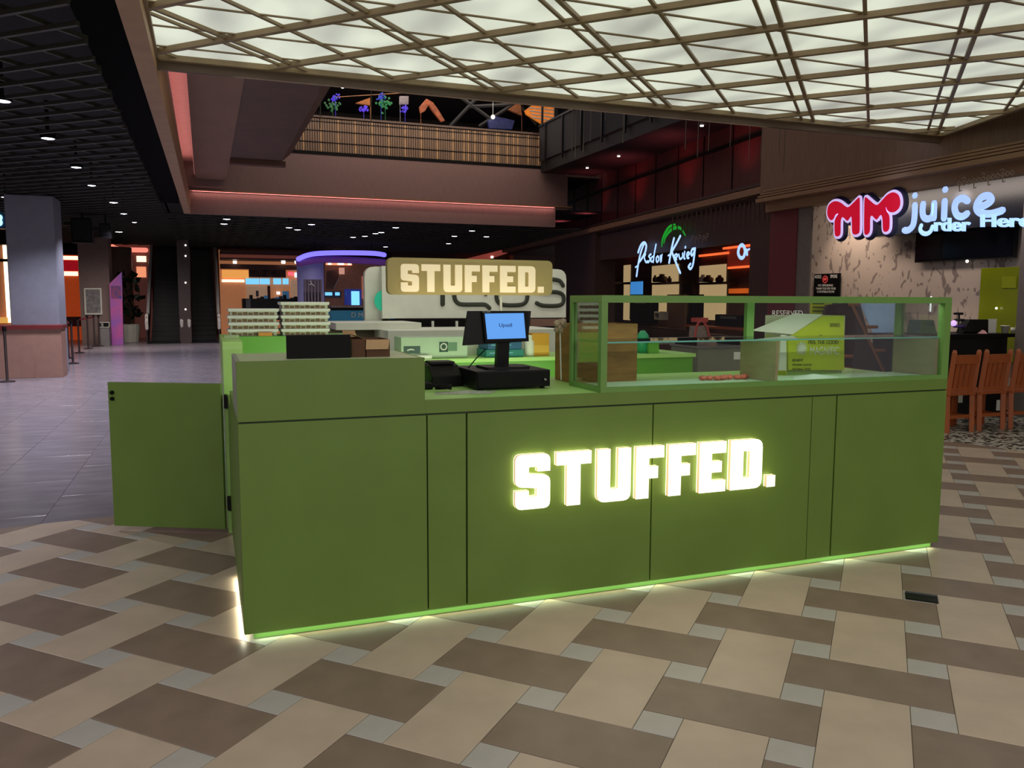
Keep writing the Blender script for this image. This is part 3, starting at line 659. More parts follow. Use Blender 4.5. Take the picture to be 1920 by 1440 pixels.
part(t, pl, 'front', mat('teal', (30, 110, 140), .4, emit=(20, 90, 120), es=.3), 622, 582, 740, 602, -.5, 0); part(t, pl, 'top', mat('grey top', (130, 120, 118)), 622, 574, 740, 577, -.5, .05); part(t, pl, 'recess', BLACK, 622, 577, 740, 582, -.4, -.02); part(t, pl, 'plinth', BLK2, 622, 602, 740, 672, -.5, -.05, ground=True)
text('lettering', 'D M', pl, 659, 586, 680, 595, PAPER, t, .01, .01)

# ------------------------------------------------------------------ right side: upper wall, balcony, storefronts
A2, B2 = V((9.24, 8.43, 0)), V((10.6, 21.35, 0))
PS = Plane(B2, A2 - B2)         # left store line, u from far to near
LEN = (A2 - B2).length
wr = hollow('wall_right', (10, 14, 3.4))
mb = MB(); PS.box(mb, -6, LEN + .4, 3.4, 7.5, -.45, -.3); mb.build('red_panelling', REDW, wr)
mb = MB(); PS.box(mb, -6, LEN + .4, 4.55, 4.62, -.3, -.27); mb.build('reveal_line', BLACK, wr)
for k in range(12):
    mb = MB(); PS.box(mb, .4 + k * 1.2, .42 + k * 1.2, 3.6, 7.0, -.3, -.285); mb.build('panel_joint', BLACK, wr)
mb = MB(); PS.box(mb, -6, LEN, 3.4, 3.52, -.3, .12); mb.build('ledge', WOODH, wr)
mb = MB(); PS.box(mb, -6, LEN, 3.56, 3.62, -.3, 0.02); mb.build('ledge', DWOOD, wr)
for u in (1.5, 4, 6.6, 9.3, 11.8): 
    q = PS.w(u, 3.66, .1); spot('wall_washer', q, 22, (1, .14, .16), 110, (math.radians(180), 0, 0), blend=1, r=.25)
mb = MB(); mb.box(8.9, 9.05, -6, 8.2, 3.33, 7.5); mb.build('wood_cladding', mat('clad wood', (120, 92, 70), .5, .12, 12, stretch=(4, 4, .3)), wr)
bl = thing('upper_balcony', 'dark upper floor balcony over the red wall, right of the atrium', 'balcony', (9, 13, 4.95))
B('slab', mat('balcony dark', (22, 21, 24), .6, .1), bl, 8.55, 10.2, 8.6, 17.2, 4.95, 5.25); B('railing_panel', mat('balcony rail', (26, 27, 32), .7, .1), bl, 8.5, 8.54, 8.6, 17.2, 5.25, 6.15)
B('handrail', BLK2, bl, 8.47, 8.56, 8.6, 17.2, 6.15, 6.2)
for k in range(8): B('railing_post', BLK2, bl, 8.46, 8.5, 9 + k * 1.1, 9.05 + k * 1.1, 5.1, 6.15)
for k, (x, y) in enumerate(((1101, 315), (1160, 293), (1316, 236))):
    p = P(x, y, 'Z', 4.94); mb = MB().cyl(p.x, p.y, 4.93, 4.95, .035); one(mb, 'downlight', LS, ('dim slot light under the balcony, far left one', 'dim slot light under the balcony, middle one', 'dim slot light under the balcony, nearest right one')[k], 'ceiling light', 'dim lights under the balcony')
# strings hanging from the canopy edge
for k, (x, y0, y1) in enumerate(((1072, 205, 282), (1080, 200, 296), (1093, 210, 286), (1106, 212, 265), (1135, 214, 226), (1168, 215, 268), (1285, 222, 280), (1308, 222, 295), (1330, 225, 283), (1368, 228, 275), (1405, 230, 302), (1428, 232, 300), (1462, 232, 288), (1470, 235, 325), (600, 160, 240), (697, 165, 255))):
    p = P(x, y0, 'Y', 7.0); q = P(x + random.uniform(-2, 1), y1, 'Y', 7.0); p.z = 5.4
    mid = (p + q) / 2 + V((.015, 0, 0))
    one(MB().tube([p, mid, q], .006, 5), 'hanging_string', mat('string', (92, 84, 70), .6, 0), 'thin pale string hanging before the %s, %s' % (('balcony right of the striped screen', ('leftmost', 'second', 'third', 'fourth', 'fifth and shortest', 'sixth')[k]) if k < 6 else ('red wall', ('first from the left', 'second from the left', 'third from the left', 'fourth from the left')[k - 6]) if k < 10 else ('wood cladding', ('first from the left', 'second from the left', 'third from the left', 'longest one at right')[k - 10]) if k < 14 else ('left part of the parapet', ('left one', 'right one')[k - 14])), 'decoration', 'strings hanging in the atrium')
one(MB().tube([(-.1, 7, 5.4), (8.92, 7, 5.4)], .006, 6), 'carrier_wire', STEEL, 'long horizontal steel wire above the canopy edge carrying the decoration strings', 'wire')
struct('floor_4', mat('upper floor slab', (80, 70, 64)), 0, 12, 17.55, 24, 4.95, 5.08)
area('upper_floor_fill', (5.5, 19.5, 7.5), 6, 90, (1, .85, .75), (0, 0, 0), 2)  # unseen lamp added to brighten the upper floor
# upper floor decorations seen over the parapet
struct('wall_back.003', mat('upper dark', (30, 28, 30), .7, .3, 2), 0, 12, 24, 24.1, 5, 9)
struct('ceiling_7', mat('upper ceiling', (38, 36, 48), .7), 0, 12, 17.5, 24, 7.6, 7.7)
pl = PY(19.0)
def deco(lab, cat, m, polys, nm='decoration', d=.1):
    mb = MB()
    for q in polys: pl.prism(mb, [q], 0, d)
    if len(polys[0]) and 'screen' not in nm: c_ = mb.v[0]; mb.cyl(c_.x + .02, 19.0 - .02, 5.08, c_.z, .006, n=6)
    one(mb, nm, m, lab, cat)
g = lambda n, c, s=.25: mat(n, c, .5, .4, 8, emit=c, es=s)
deco('orange ceiling screen with diagonal white stripes above the parapet at right', 'sign', g('orange screen', (224, 130, 50), .5), [[(985, 207), (1003, 193), (1043, 193), (1043, 240), (1020, 234), (988, 214)]], 'striped_screen')
mb = MB()
for k in range(5): pl.tube(mb, [(990 + k * 2, 210 + k * 6 - 14), (1041, 214 + k * 7 - 14)], .02, .14)
one(mb, 'screen_stripes', PAPER, 'white diagonal stripes across the orange ceiling screen', 'stripes')
deco('small orange triangle pennant above the parapet, left one', 'pennant', g('orange pennant', (190, 112, 50)), [[(667, 193), (694, 183), (694, 197)]], 'pennant')
deco('larger orange triangle pennant above the parapet, near the striped screen', 'pennant', g('brown pennant', (130, 78, 44)), [[(953, 205), (975, 190), (979, 216)]], 'pennant')
deco('white card with a dark mark hanging above the parapet', 'card', g('white card', (150, 140, 140)), [[(750, 180), (766, 180), (766, 195), (750, 195)]], 'card')
deco('orange arch ornament above the middle of the parapet', 'ornament', g('orange arch', (170, 90, 54)), [[(787, 200), (800, 185), (812, 192), (822, 206), (834, 226), (828, 228), (812, 208), (804, 196), (797, 208), (789, 212)]], 'arch_ornament')
deco('dark blue awning with a white lamp above the parapet', 'awning', g('blue awning', (30, 40, 90)), [[(915, 226), (930, 218), (965, 226), (960, 242), (918, 240)]], 'awning')
mb = MB()
for pp_ in (((850, 172), (935, 234)), ((905, 172), (845, 236)), ((1000, 172), (900, 236)), ((965, 185), (1005, 232)), ((880, 200), (960, 196))): pl.tube(mb, list(pp_), .05, -.3, seg=4)
one(mb, 'roof_truss', mat('truss grey', (30, 30, 32), .6), 'dark grey crossed truss bars behind the blue awning on the upper floor', 'truss')
q = pl.uv(920, 222); c_ = pl.w(q[0], q[1], .2); one(MB().sphere(c_, .06).cyl(c_.x, c_.y, c_.z, 7.6, .0015, n=6), 'lamp', LS, 'small white lamp over the blue awning on the upper floor', 'lamp')
q = pl.uv(640, 165); c_ = pl.w(q[0], q[1], .2); one(MB().sphere(c_, .06).cyl(c_.x, c_.y, c_.z, 7.6, .0015, n=6), 'lamp', LS, 'small white lamp at the upper left over the parapet', 'lamp')
for k, (x, y, c, lab) in enumerate(((622, 200, (40, 90, 50), 'green tinsel bush above the left end of the parapet'), (720, 196, (36, 110, 60), 'green and blue tinsel bush in the middle over the parapet'), (627, 186, (70, 50, 200), 'violet tinsel tuft above the left green bush'), (680, 206, (90, 60, 210), 'violet tinsel tuft under the orange pennant'), (757, 204, (80, 60, 200), 'violet tinsel strands under the white card'), (712, 186, (40, 60, 170), 'blue tinsel tuft above the green and blue bush'))):
    mb = MB(); r_ = 12 if c[1] > 80 else 7
    c_ = pl.w(*pl.uv(x, y), .15); mb.cyl(c_.x, c_.y, 5.08, c_.z, .005, n=6)
    for j in range(26):
        q = pl.uv(x + random.gauss(0, r_ * .55), y + random.gauss(0, r_ * .5)); mb.sphere(pl.w(q[0], q[1], random.uniform(0, .3)), .035 if r_ > 8 else .025, 6)
    one(mb, 'tinsel_bush', g('tinsel %d' % k, c, .7), lab, 'decoration')
one(MB().tube([pl.w(*pl.uv(625, 184), .1), pl.w(*pl.uv(770, 175), .1)], .012, 5), 'banner_wire', g('banner wire', (150, 100, 60)), 'thin orange wire strung over the tinsel above the parapet', 'wire')
pl = PY(17.2); t = thing('lift_frame', 'thin black metal frame standing at the right end of the parapet', 'frame', (8.7, 17.2, 5.1))
for q in ((1016, 150, 1019, 296), (1040, 150, 1046, 300), (1016, 293, 1046, 296)): part(t, pl, 'bar', BLACK, *q, 0, .05)

# left store with the script sign
ST = hollow('wall_right.001', (9.9, 15, 0))
def sp(nm, m, x0, y0, x1, y1, n0, n1, par=ST):
    mb = MB(); PS.pbox(mb, x0, y0, x1, y1, n0, n1); return mb.build(nm, m, par)
mb = MB(); PS.box(mb, -6, LEN + .4, 0, 3.4, -3.4, -3.3); mb.build('store_back', mat('store brown', (92, 62, 52), .5, .1, 6), ST)
mb = MB(); PS.box(mb, -6, LEN + .4, 0, .05, -3.4, 0); mb.build('store_floor', mat('store floor', (80, 66, 60), .4), ST)
mb = MB(); PS.box(mb, -6, LEN + .4, 3.3, 3.4, -3.4, -.1); mb.build('store_soffit', DWOOD, ST)
def spb(nm, m, x0, x1, v0, v1, n0, n1):
    mb = MB(); PS.box(mb, PS.uv(x0, 480, n1)[0], PS.uv(x1, 480, n1)[0], v0, v1, n0, n1); return mb.build(nm, m, ST)
spb('signage_fascia', DWOOD, 1100, 1432, 2.62, 3.35, -.25, -.1); spb('pier', DWOOD, 1040, 1116, 0, 3.4, -.6, 0); spb('pier', DWOOD, 1406, 1446, 0, 3.4, -.08, 0)
# lit cream niches on the back wall of that store
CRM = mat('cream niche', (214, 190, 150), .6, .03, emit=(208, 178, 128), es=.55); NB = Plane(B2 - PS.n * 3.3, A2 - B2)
AMB = glow('amber strip', (240, 100, 50), 1.3)
for x0, x1 in ((1128, 1148), (1169, 1181), (1222, 1271), (1311, 1360)):
    sh = hollow('window_%d' % x0, (0, 0, 0)); ORG[sh.name] = V((0, 0, 0)); sh.name = 'trim_%d' % (10 + x0 % 90)
    for y0, y1 in ((497, 531), (533, 600)):
        mb = MB(); NB.pbox(mb, x0, y0, x1, y1, .0, .03); mb.build('lit_panel', CRM, sh)
    mb = MB(); NB.pbox(mb, x0 - 3, 529, x1 + 3, 533, .0, .35); mb.build('shelf', DWOOD, sh)
for x0, y0, x1, y1 in ((1126, 471, 1150, 475), (1169, 472, 1196, 476), (1310, 475, 1364, 479), (1355, 461, 1404, 465), (1364, 499, 1404, 503)):
    mb = MB(); NB.pbox(mb, x0, y0, x1, y1, .05, .1); mb.build('amber_light_strip', AMB, ST)
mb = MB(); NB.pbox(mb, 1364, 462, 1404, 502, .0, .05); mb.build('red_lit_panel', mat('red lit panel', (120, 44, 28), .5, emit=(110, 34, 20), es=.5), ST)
mb = MB(); NB.pbox(mb, 1366, 541, 1400, 550, .0, .06); mb.build('amber_glow_panel', glow('orange glow', (200, 90, 30), .7), ST)
mb = MB(); NB.pbox(mb, 1250, 552, 1282, 620, .5, .6); mb.build('counter_post', mat('post taupe', (104, 76, 68), .5), ST)
jl = iter(('left small dark jar in the leftmost lit niche', 'right small dark jar in the leftmost lit niche', 'slim dark vase in the wide lit niche under the script sign', 'fat brown jar in the wide lit niche under the script sign', 'short brown bottle in the wide lit niche under the script sign', 'white flower vase with dark bloom in the right lit niche', 'brown jar in the middle of the right lit niche', 'brown jar at the right of the right lit niche', 'low brown tin at the left of the right lit niche'))
for x, h, w_, m in ((1132, 12, 3, 'a'), (1145, 14, 3, 'a'), (1228, 13, 2, 'a'), (1241, 15, 5, 'a'), (1255, 11, 2, 'a'), (1318, 14, 4, 'w'), (1328, 13, 5, 'a'), (1349, 13, 4, 'a'), (1314, 8, 4, 'a')):
    a = NB.uv(x, 529, .18); b = NB.uv(x, 529 - h, .18); r = abs(NB.uv(x + w_, 529, .18)[0] - a[0]); c = NB.w(a[0], 0, .18); H = b[1] - a[1]
    z0 = NB.uv(x, 529, .35)[1]; z0 = a[1]
    one(MB().lathe(c.x, c.y, [(r * .8, z0), (r, z0 + H * .3), (r * .9, z0 + H * .6), (r * .4, z0 + H * .8), (r * .45, z0 + H)], 12), 'jar', WHITE if m == 'w' else mat('brown jar', (70, 36, 24), .4), next(jl), 'jar', 'ornaments in the lit niches', smooth=True)
# script sign of that store
SG = thing('script_sign', 'blue white neon script sign with green arcs over the left store', 'sign', PS.w(PS.uv(1250, 470)[0], 2.6, .05))
NEON = glow('neon blue white', (160, 198, 255), 1.25); z7 = lambda pts: [(1080 + x * .20833, 400 + y * .20833) for x, y in pts]
for pts, r in (([(615, 268), (590, 330), (565, 430), (545, 565)], .045), ([(535, 485), (560, 470)], .03), ([(560, 350), (585, 285), (615, 265), (632, 290), (622, 350), (590, 410), (565, 440)], .05),
               ([(625, 370), (615, 400), (630, 440), (648, 430)], .035), ([(675, 368), (655, 385), (668, 410), (652, 440), (640, 432)], .035), ([(720, 280), (705, 360), (695, 440)], .035), ([(700, 385), (678, 400), (676, 435), (698, 425)], .03),
               ([(735, 385), (722, 405), (728, 438), (745, 420), (742, 390)], .035), ([(760, 380), (762, 440)], .03), ([(760, 400), (775, 372)], .03), ([(772, 378), (768, 430)], .03),
               ([(882, 225), (862, 310), (838, 445)], .045), ([(938, 205), (905, 270), (862, 345)], .045), ([(862, 345), (890, 420), (938, 535)], .045), ([(830, 380), (848, 370)], .03),
               ([(892, 402), (912, 385), (905, 368), (888, 380), (888, 408), (905, 415)], .033), ([(925, 370), (935, 410), (958, 395), (960, 360)], .033), ([(978, 345), (972, 400), (980, 408)], .033), ([(985, 303), (984, 308)], .04),
               ([(1000, 385), (1020, 365), (1010, 350), (998, 365), (1000, 398), (1015, 402)], .033), ([(1068, 320), (1045, 325), (1035, 360), (1045, 378), (1065, 345)], .04), ([(1072, 315), (1062, 400), (1050, 470), (1030, 500), (1012, 480), (1030, 455)], .04)):
    mb = MB(); PS.tube(mb, smoothpts(z7(pts), 4) if len(pts) > 2 else z7(pts), r * .75, .06, seg=6); mb.build('letter_stroke', NEON, SG)
GA = glow('neon green', (20, 150, 40), .8)
for pts, rs_ in (([(772, 300), (780, 230), (815, 155), (850, 115), (895, 100)], 1), ([(790, 270), (805, 215), (845, 160), (890, 132), (940, 135), (985, 200)], 1)):
    q = smoothpts(z7(pts), 5); mb = MB(); n = len(q); PS.tube(mb, q, .05, .04, rs=[.012 + .028 * math.sin(math.pi * (i + 1) / (n + 1)) for i in range(n)]); mb.build('green_arc', GA, SG)
t = thing('round_neon_sign', 'blue white neon letters partly hidden at the right end of the left store', 'sign', NB.w(NB.uv(1392, 472)[0], 2.6, .3))
mb = MB(); NB.tube(mb, smoothpts([(1384, 474), (1387, 462), (1393, 460), (1397, 470), (1394, 482), (1388, 483)], 4, True), .05, .3, closed=True); mb.build('letter_o', NEON, t)
mb = MB(); NB.tube(mb, [(1400, 468), (1401, 478)], .035, .3); NB.tube(mb, [(1401, 470), (1405, 467)], .03, .3); mb.build('letter_r', NEON, t)
# thin wire characters beside the script sign
BRZ = mat('pale bronze wire', (150, 128, 112), .5, 0)
t = thing('wire_lettering', 'small unlit pale wire characters right of the green arcs', 'sign', PS.w(PS.uv(1310, 450)[0], 2.8, .05))
for k, (x, y) in enumerate(((1296, 447), (1303, 449), (1310, 446), (1317, 447), (1324, 443))):
    mb = MB(); PS.tube(mb, [(x, y - 4), (x + 4, y - 5), (x + 4, y), (x, y + 1), (x, y + 8)], .012, .05, seg=5); mb.build('character', BRZ, t)
for k in range(22): 
    x = 1262 + k * 9; y = 413 - k * 1.5; u, v = PS.uv(x, y, .1)
    mb = MB(); PS.box(mb, u - .008, u + .008, v - .28 - .1 * (k % 3 == 0), v + .1, .1, .12); mb.build('hanging_rod', mat('rod', (90, 66, 58), .5), ST)
u, v = NB.uv(1193, 540, .8); t = thing('blue_tablet', 'small bright blue screen standing in the left store', 'screen', NB.w(u, v - .3, .8)); mb = MB(); NB.pbox(mb, 1182, 528, 1203, 552, .75, .8); mb.build('panel', glow('tablet blue', (60, 130, 200), .9), t); mb = MB(); NB.pbox(mb, 1181, 526, 1205, 600, .7, .75); mb.build('housing', BLACK, t)
# counters and machines inside the left store, seen through the display case glass
t = thing('store_counter', 'dark wooden service counter of the left store seen through the case glass', 'counter', NB.w(NB.uv(1250, 610, 1.2)[0], 0, 1.2))
for nm, m, q in (('dark_top', DWOOD, (1140, 612, 1290, 640)), ('front', mat('grey pink counter', (104, 88, 84), .5), (1140, 620, 1440, 665)), ('rail', ORANGEW, (1284, 612, 1400, 616))):
    mb = MB(); NB.pbox(mb, *q, 1.0, 1.2 + .02 * (nm == 'rail')); mb.build(nm, m, t)
for q, lab, nm, m in (((1182, 562, 1218, 606), 'black coffee machine on the store counter behind the glass', 'coffee_machine', BLK2), ((1340, 590, 1390, 612), 'low black appliance on the right of the store counter behind glass', 'appliance', BLACK), ((1226, 584, 1236, 600), 'small white grinder beside the black coffee machine', 'grinder', WHITE), ((1290, 552, 1301, 612), 'narrow dark slot cabinet on the store counter', 'cabinet', BLACK)):
    a = NB.uv(q[0], q[3], 1.1); t = thing(nm, lab, 'appliance', NB.w(a[0], a[1], 1.1)); mb = MB(); NB.pbox(mb, *q, .8, 1.1); mb.build('body', m, t, .02); x = q[2] - q[0]
    mb = MB(); NB.pbox(mb, q[0] + x * .2, q[1] + 3, q[2] - x * .2, q[1] + 8, 1.1, 1.12); mb.build('panel', mat('grey metal', (90, 92, 92)), t)
for k in range(3): spot('store_lamp', PS.w(3 + k * 4, 3.2, -1.6), 22, WARM, 120)

# ------------------------------------------------------------------ juice shop at the right
JX = PX(8.85)
aw = hollow('wall_right.002', (8.85, 4, 3.1))
B('ledge', WOODH, aw, 8.62, 9.05, -6, 7.95, 3.15, 3.21); 
for k in range(3): B('stepped_rib', WOODH, aw, 8.66 + .05 * k, 9.05, -6, 7.95, 3.23 + k * .05, 3.26 + k * .05)
B('fascia_board', WOODH, aw, 8.83, 9.05, -6, 7.95, 3.0, 3.15); B('dark_soffit', BLACK, aw, 9.05, 13, -6, 8.6, 3.25, 3.3)
B('dark_transom', mat('navy glass', (20, 24, 34), .25), aw, 10.1, 10.3, -2, 6.9, 2.55, 3.3)
MAR = mat('maroon', (104, 40, 46), .5); ya, yb, yc = P(1444, 480, 'X', 8.95).y, P(1494, 480, 'X', 8.95).y, P(1519, 480, 'X', 8.95).y
B('pier', mat('taupe post', (110, 100, 94), .5), aw, 8.95, 8.98, yc, yb, 0, 3.15); B('maroon_post', MAR, aw, 8.93, 8.98, yb, ya, 0, 3.15)
def paisley():
    m = bpy.data.materials.new('patterned wallpaper'); m.use_nodes = True; nt = m.node_tree; b = nt.nodes['Principled BSDF']
    tc = nt.nodes.new('ShaderNodeTexCoord'); mp = nt.nodes.new('ShaderNodeMapping'); mp.inputs['Rotation'].default_value = (math.radians(35), 0, 0); mp.inputs['Scale'].default_value = (1, 1.9, 1)
    n = nt.nodes.new('ShaderNodeTexNoise'); n.inputs['Scale'].default_value = 4.2; n.inputs['Detail'].default_value = 1; n.inputs['Distortion'].default_value = 1.2
    r = nt.nodes.new('ShaderNodeValToRGB'); r.color_ramp.elements[0].position = .60; r.color_ramp.elements[0].color = (*lin((176, 160, 148)), 1); r.color_ramp.elements[1].position = .63; r.color_ramp.elements[1].color = (*lin((124, 110, 104)), 1)
    nt.links.new(tc.outputs['Object'], mp.inputs[0]); nt.links.new(mp.outputs[0], n.inputs['Vector']); nt.links.new(n.outputs['Fac'], r.inputs[0]); nt.links.new(r.outputs[0], b.inputs['Base Color']); b.inputs['Roughness'].default_value = .7
    return m
PAIS = paisley()
struct('wall_right.003', PAIS, 10.5, 10.6, -1, 9.2, 0, 3.4)
B('corner_pilaster', mat('grey pilaster', (120, 116, 112), .5), aw, 10.3, 10.5, 8.75, 9.1, 0, 3.4)
struct('wall_right.004', DWOOD, 10.3, 10.6, 9.1, 9.2, 0, 3.4)
area('store_fill', (9.5, 5.8, 3.2), .5, 55, (1, .84, .72), (0, math.radians(-40), 0), 5)  # fill added inside the shop to spread light over the patterned wall
for y, e in ((6.3, 34), (5.2, 26), (7.6, 20)):
    spot('wallwash', (9.9, y, 3.15), e, (1, .8, .62), 95, (0, math.radians(-32), 0), r=.04)
J5 = PX(10.42)
a, b = J5.uv(1722, 432), J5.uv(1905, 483)
t = thing('wall_television', 'large black television on the patterned wall under the juice sign', 'television', (10.4, -(a[0] + b[0]) / 2, b[1]))
B('screen', mat('tv screen', (8, 9, 16), .12, 0), t, 10.36, 10.375, -b[0] + .02, -a[0] - .02, b[1] + .03, 2.66); B('bezel', BLK2, t, 10.375, 10.44, -b[0], -a[0], b[1], 2.69)
q = J5.uv(1819, 490); one(MB().sphere(J5.w(q[0], q[1], .06), .022), 'spot_lamp', LS, 'tiny glowing spot at the lower edge of the black television', 'lamp')
a, b = J5.uv(1840, 503), J5.uv(1925, 640)
t = thing('lime_glass_panel', 'olive lime green glossy panel on the patterned wall at right', 'panel', (10.4, -a[0], b[1]))
LIME = mat('lime glass', (112, 122, 6), .18, .06, 2)
B('panel', LIME, t, 10.42, 10.46, -b[0], -a[0], b[1] - .3, a[1]); 
B('framed_pane', mat('lime pane', (130, 140, 20), .2), t, 10.41, 10.42, -b[0] + .2, -a[0] - .35, 1.7, 1.86)
q = J5.uv(1873, 578); one(MB().sphere(J5.w(q[0], q[1], .05), .016), 'spot_lamp', LS, 'tiny warm light point on the lime green panel', 'lamp')
# MM logo
LG = thing('juice_logo_sign', 'red double letter logo with lilac outline over the juice shop', 'sign', (8.8, 5.8, 2.4), )
z8 = lambda pts: [(1500 + x * .21875, 300 + y * .21875) for x, y in pts]
M1 = [(236, 470), (242, 400), (275, 362), (315, 353), (355, 368), (408, 405), (450, 375), (500, 326), (514, 335), (515, 440), (514, 600), (500, 632), (470, 640), (450, 620), (446, 540), (440, 484), (408, 522), (370, 490), (352, 520), (350, 620), (340, 648), (318, 656), (300, 636), (298, 530), (312, 490), (330, 460), (305, 470), (290, 505), (262, 515)]
M2 = [(556, 330), (572, 322), (600, 345), (658, 386), (705, 345), (750, 298), (800, 276), (845, 298), (862, 350), (855, 405), (820, 442), (780, 448), (750, 430), (738, 400), (745, 440), (768, 480), (770, 560), (762, 600), (738, 616), (714, 600), (708, 500), (692, 472), (658, 512), (620, 478), (604, 500), (602, 600), (586, 636), (562, 640), (552, 610), (552, 450)]
RED = mat('red logo face', (200, 12, 50), .4, 0, emit=(205, 8, 44), es=.6); LIL = glow('lilac outline', (206, 186, 240), .8); NVY = mat('navy return', (22, 24, 60), .4)
for mm in (M1, M2):
    q = [JX.uv(*p, .12) for p in smoothpts(z8(mm), 3, True)]; nm = 'letter_m'
    mb = MB(); JX.prism(mb, [q], .08, .125, px=False); par = mb.build(nm, RED, LG)
    def child(mb_, n_, m_):
        o = mb_.build(n_, m_, LG); o.parent = par; return o
    mb = MB(); mb.tube([JX.w(*p, .11) for p in q], .036, 6, closed=True, flat=JX.n); child(mb, 'outline', LIL)
    mb = MB(); mb.tube([JX.w(*p, .05) for p in q], .075, 6, closed=True, flat=JX.n); child(mb, 'return', NVY)
JS = thing('juice_word_sign', 'pale blue glowing word juice in rounded letters right of the red logo', 'sign', (8.8, 4.3, 2.45))
JB = glow('pale blue letters', (160, 188, 246), 1.0)
for nm, strokes in (('letter_j', [[(985, 385), (982, 480), (968, 560), (930, 600), (895, 602)], [(985, 303), (985, 306)]]), ('letter_u', [[(1056, 375), (1050, 440), (1062, 490), (1100, 505), (1135, 480), (1148, 430), (1150, 370)], [(1150, 370), (1146, 500)]]),
                    ('letter_i', [[(1240, 352), (1234, 502)], [(1245, 252), (1245, 255)]]), ('letter_c', [[(1436, 350), (1395, 328), (1345, 350), (1325, 410), (1345, 470), (1390, 485), (1432, 460)]]),
                    ('letter_e', [[(1525, 405), (1590, 385), (1640, 345), (1615, 308), (1560, 318), (1520, 370), (1515, 420), (1550, 455), (1620, 462), (1680, 450), (1735, 432)]])):
    mb = MB()
    for sx in strokes: JX.tube(mb, smoothpts(z8(sx), 5) if len(sx) > 2 else z8(sx), .046, .08, seg=10)
    mb.build(nm, JB, JS)
OH = thing('order_here_sign', 'glowing white blue Order Here lettering below the word juice', 'sign', (8.7, 3.9, 2.4))
mb = MB(); JX.tube(mb, smoothpts(z8([(1040, 560), (1030, 595), (1050, 625), (1085, 632), (1118, 612), (1135, 570)]), 5), .03, .16); mb.build('letter_o', NEON, OH)
text('lettering', 'rder', JX, 1754, 409, 1821, 434, NEON, OH, .03, .16, bold=.02)
o_ = text('lettering', 'Here', JX, 1841, 402, 1935, 426, NEON, OH, .03, .16, bold=.02)
area('sign_glow', (8.45, 5.0, 2.5), 3.5, 1.5, (.62, .75, 1), (0, math.radians(-90), 0), .4)
WL = thing('wire_lettering', 'thin unlit bronze script characters above the word juice', 'sign', (8.7, 3.9, 2.8))
for k in range(12):
    x = 1795 + k * 9; y = 345 - k * 1.9; d = random.choice((-1, 1))
    pts = smoothpts([(x, y), (x + 4, y - 5), (x + 7, y), (x + 3, y + 4), (x, y)], 3, False); mb = MB(); JX.tube(mb, pts, .008, .1, seg=5)
    if k % 3 == 0: JX.tube(mb, [(x + 4, y), (x + 4, y + 14), (x + 8, y + 12)], .008, .1, seg=5)
    if k % 4 == 1: JX.tube(mb, [(x, y - 9), (x + 4, y - 12), (x + 7, y - 8)], .008, .1, seg=5)
    mb.build('character', BRZ, WL)
# poster at the left of the shop
a, b = J5.uv(1526, 514), J5.uv(1572, 552)
t = thing('notice_board', 'black notice with red round emblem and small white writing on the patterned wall', 'notice', (10.4, -a[0], b[1] - .3))
B('board', BLACK, t, 10.43, 10.46, -b[0], -a[0], b[1] - .25, a[1]); q = J5.uv(1547, 524)
mb = MB(); mb.tube([J5.w(q[0] + .06 * math.cos(s_), q[1] + .06 * math.sin(s_), 0) for s_ in [i * .5236 for i in range(12)]], .012, 6, closed=True, flat=J5.n); mb.sphere(J5.w(q[0], q[1], 0), .03, 8); mb.build('emblem', mat('red emblem', (200, 70, 70), .5, emit=(180, 50, 50), es=.2), t)
for s_, q in (('NOTICE', (1528, 516, 1540, 522)), ('SMOKE', (1557, 515, 1570, 521)), ('NO SMOKING', (1534, 533, 1562, 537)), ('THANK YOU FOR YOUR', (1530, 539, 1567, 543)), ('COOPERATION', (1532, 545, 1564, 549))): text('lettering', s_, J5, *q, PAPER, t, .002, -.004)
# bar with chairs
BR = thing('bar_counter', 'long black bar counter behind the orange wooden chairs', 'counter', (8.9, 4.2, 0))
B('front', BLK2, BR, 8.2, 9.95, 4.22, 4.8, 0, 1.04); B('top', BLACK, BR, 8.15, 9.98, 4.12, 4.85, 1.04, 1.09, bevel=.006); B('end_post', mat('taupe post', (96, 82, 76)), BR, 9.93, 10.12, 3.9, 4.1, 0, 3.1)
BT = 1.0915
pb = PY(4.3)
def bx(nm, m, t, x0, y0, x1, y1, d=.15, z0=None, pl=pb):
    a = pl.uv(x0, y1); b = pl.uv(x1, y0); mb = MB(); pl.box(mb, a[0], b[0], a[1] if z0 is None else z0, b[1], -d, 0); return mb.build(nm, m, t)
t = thing('display_screen', 'black slanted display screen standing on the bar', 'screen', (9.2, 4.35, BT)); mb = MB(); pb.prism(mb, [[(1806, 626), (1819, 599), (1853, 599), (1853, 626)]], -.12, 0); mb.v = [V((p.x, p.y, max(p.z, BT))) for p in mb.v]; mb.build('case', BLK2, t); bx('front_edge', BLACK, t, 1807, 622, 1853, 626, .02, BT)
t = thing('menu_card', 'plain white upright card standing on the bar', 'card', (9.35, 4.3, BT)); bx('card', PAPER, t, 1852, 598, 1869, 626, .02, BT); bx('foot', PAPER, t, 1852, 624, 1869, 626, .08, BT)
t = thing('napkin', 'crumpled pink and white napkin on the bar before the black display', 'napkin', (9.1, 4.2, BT))
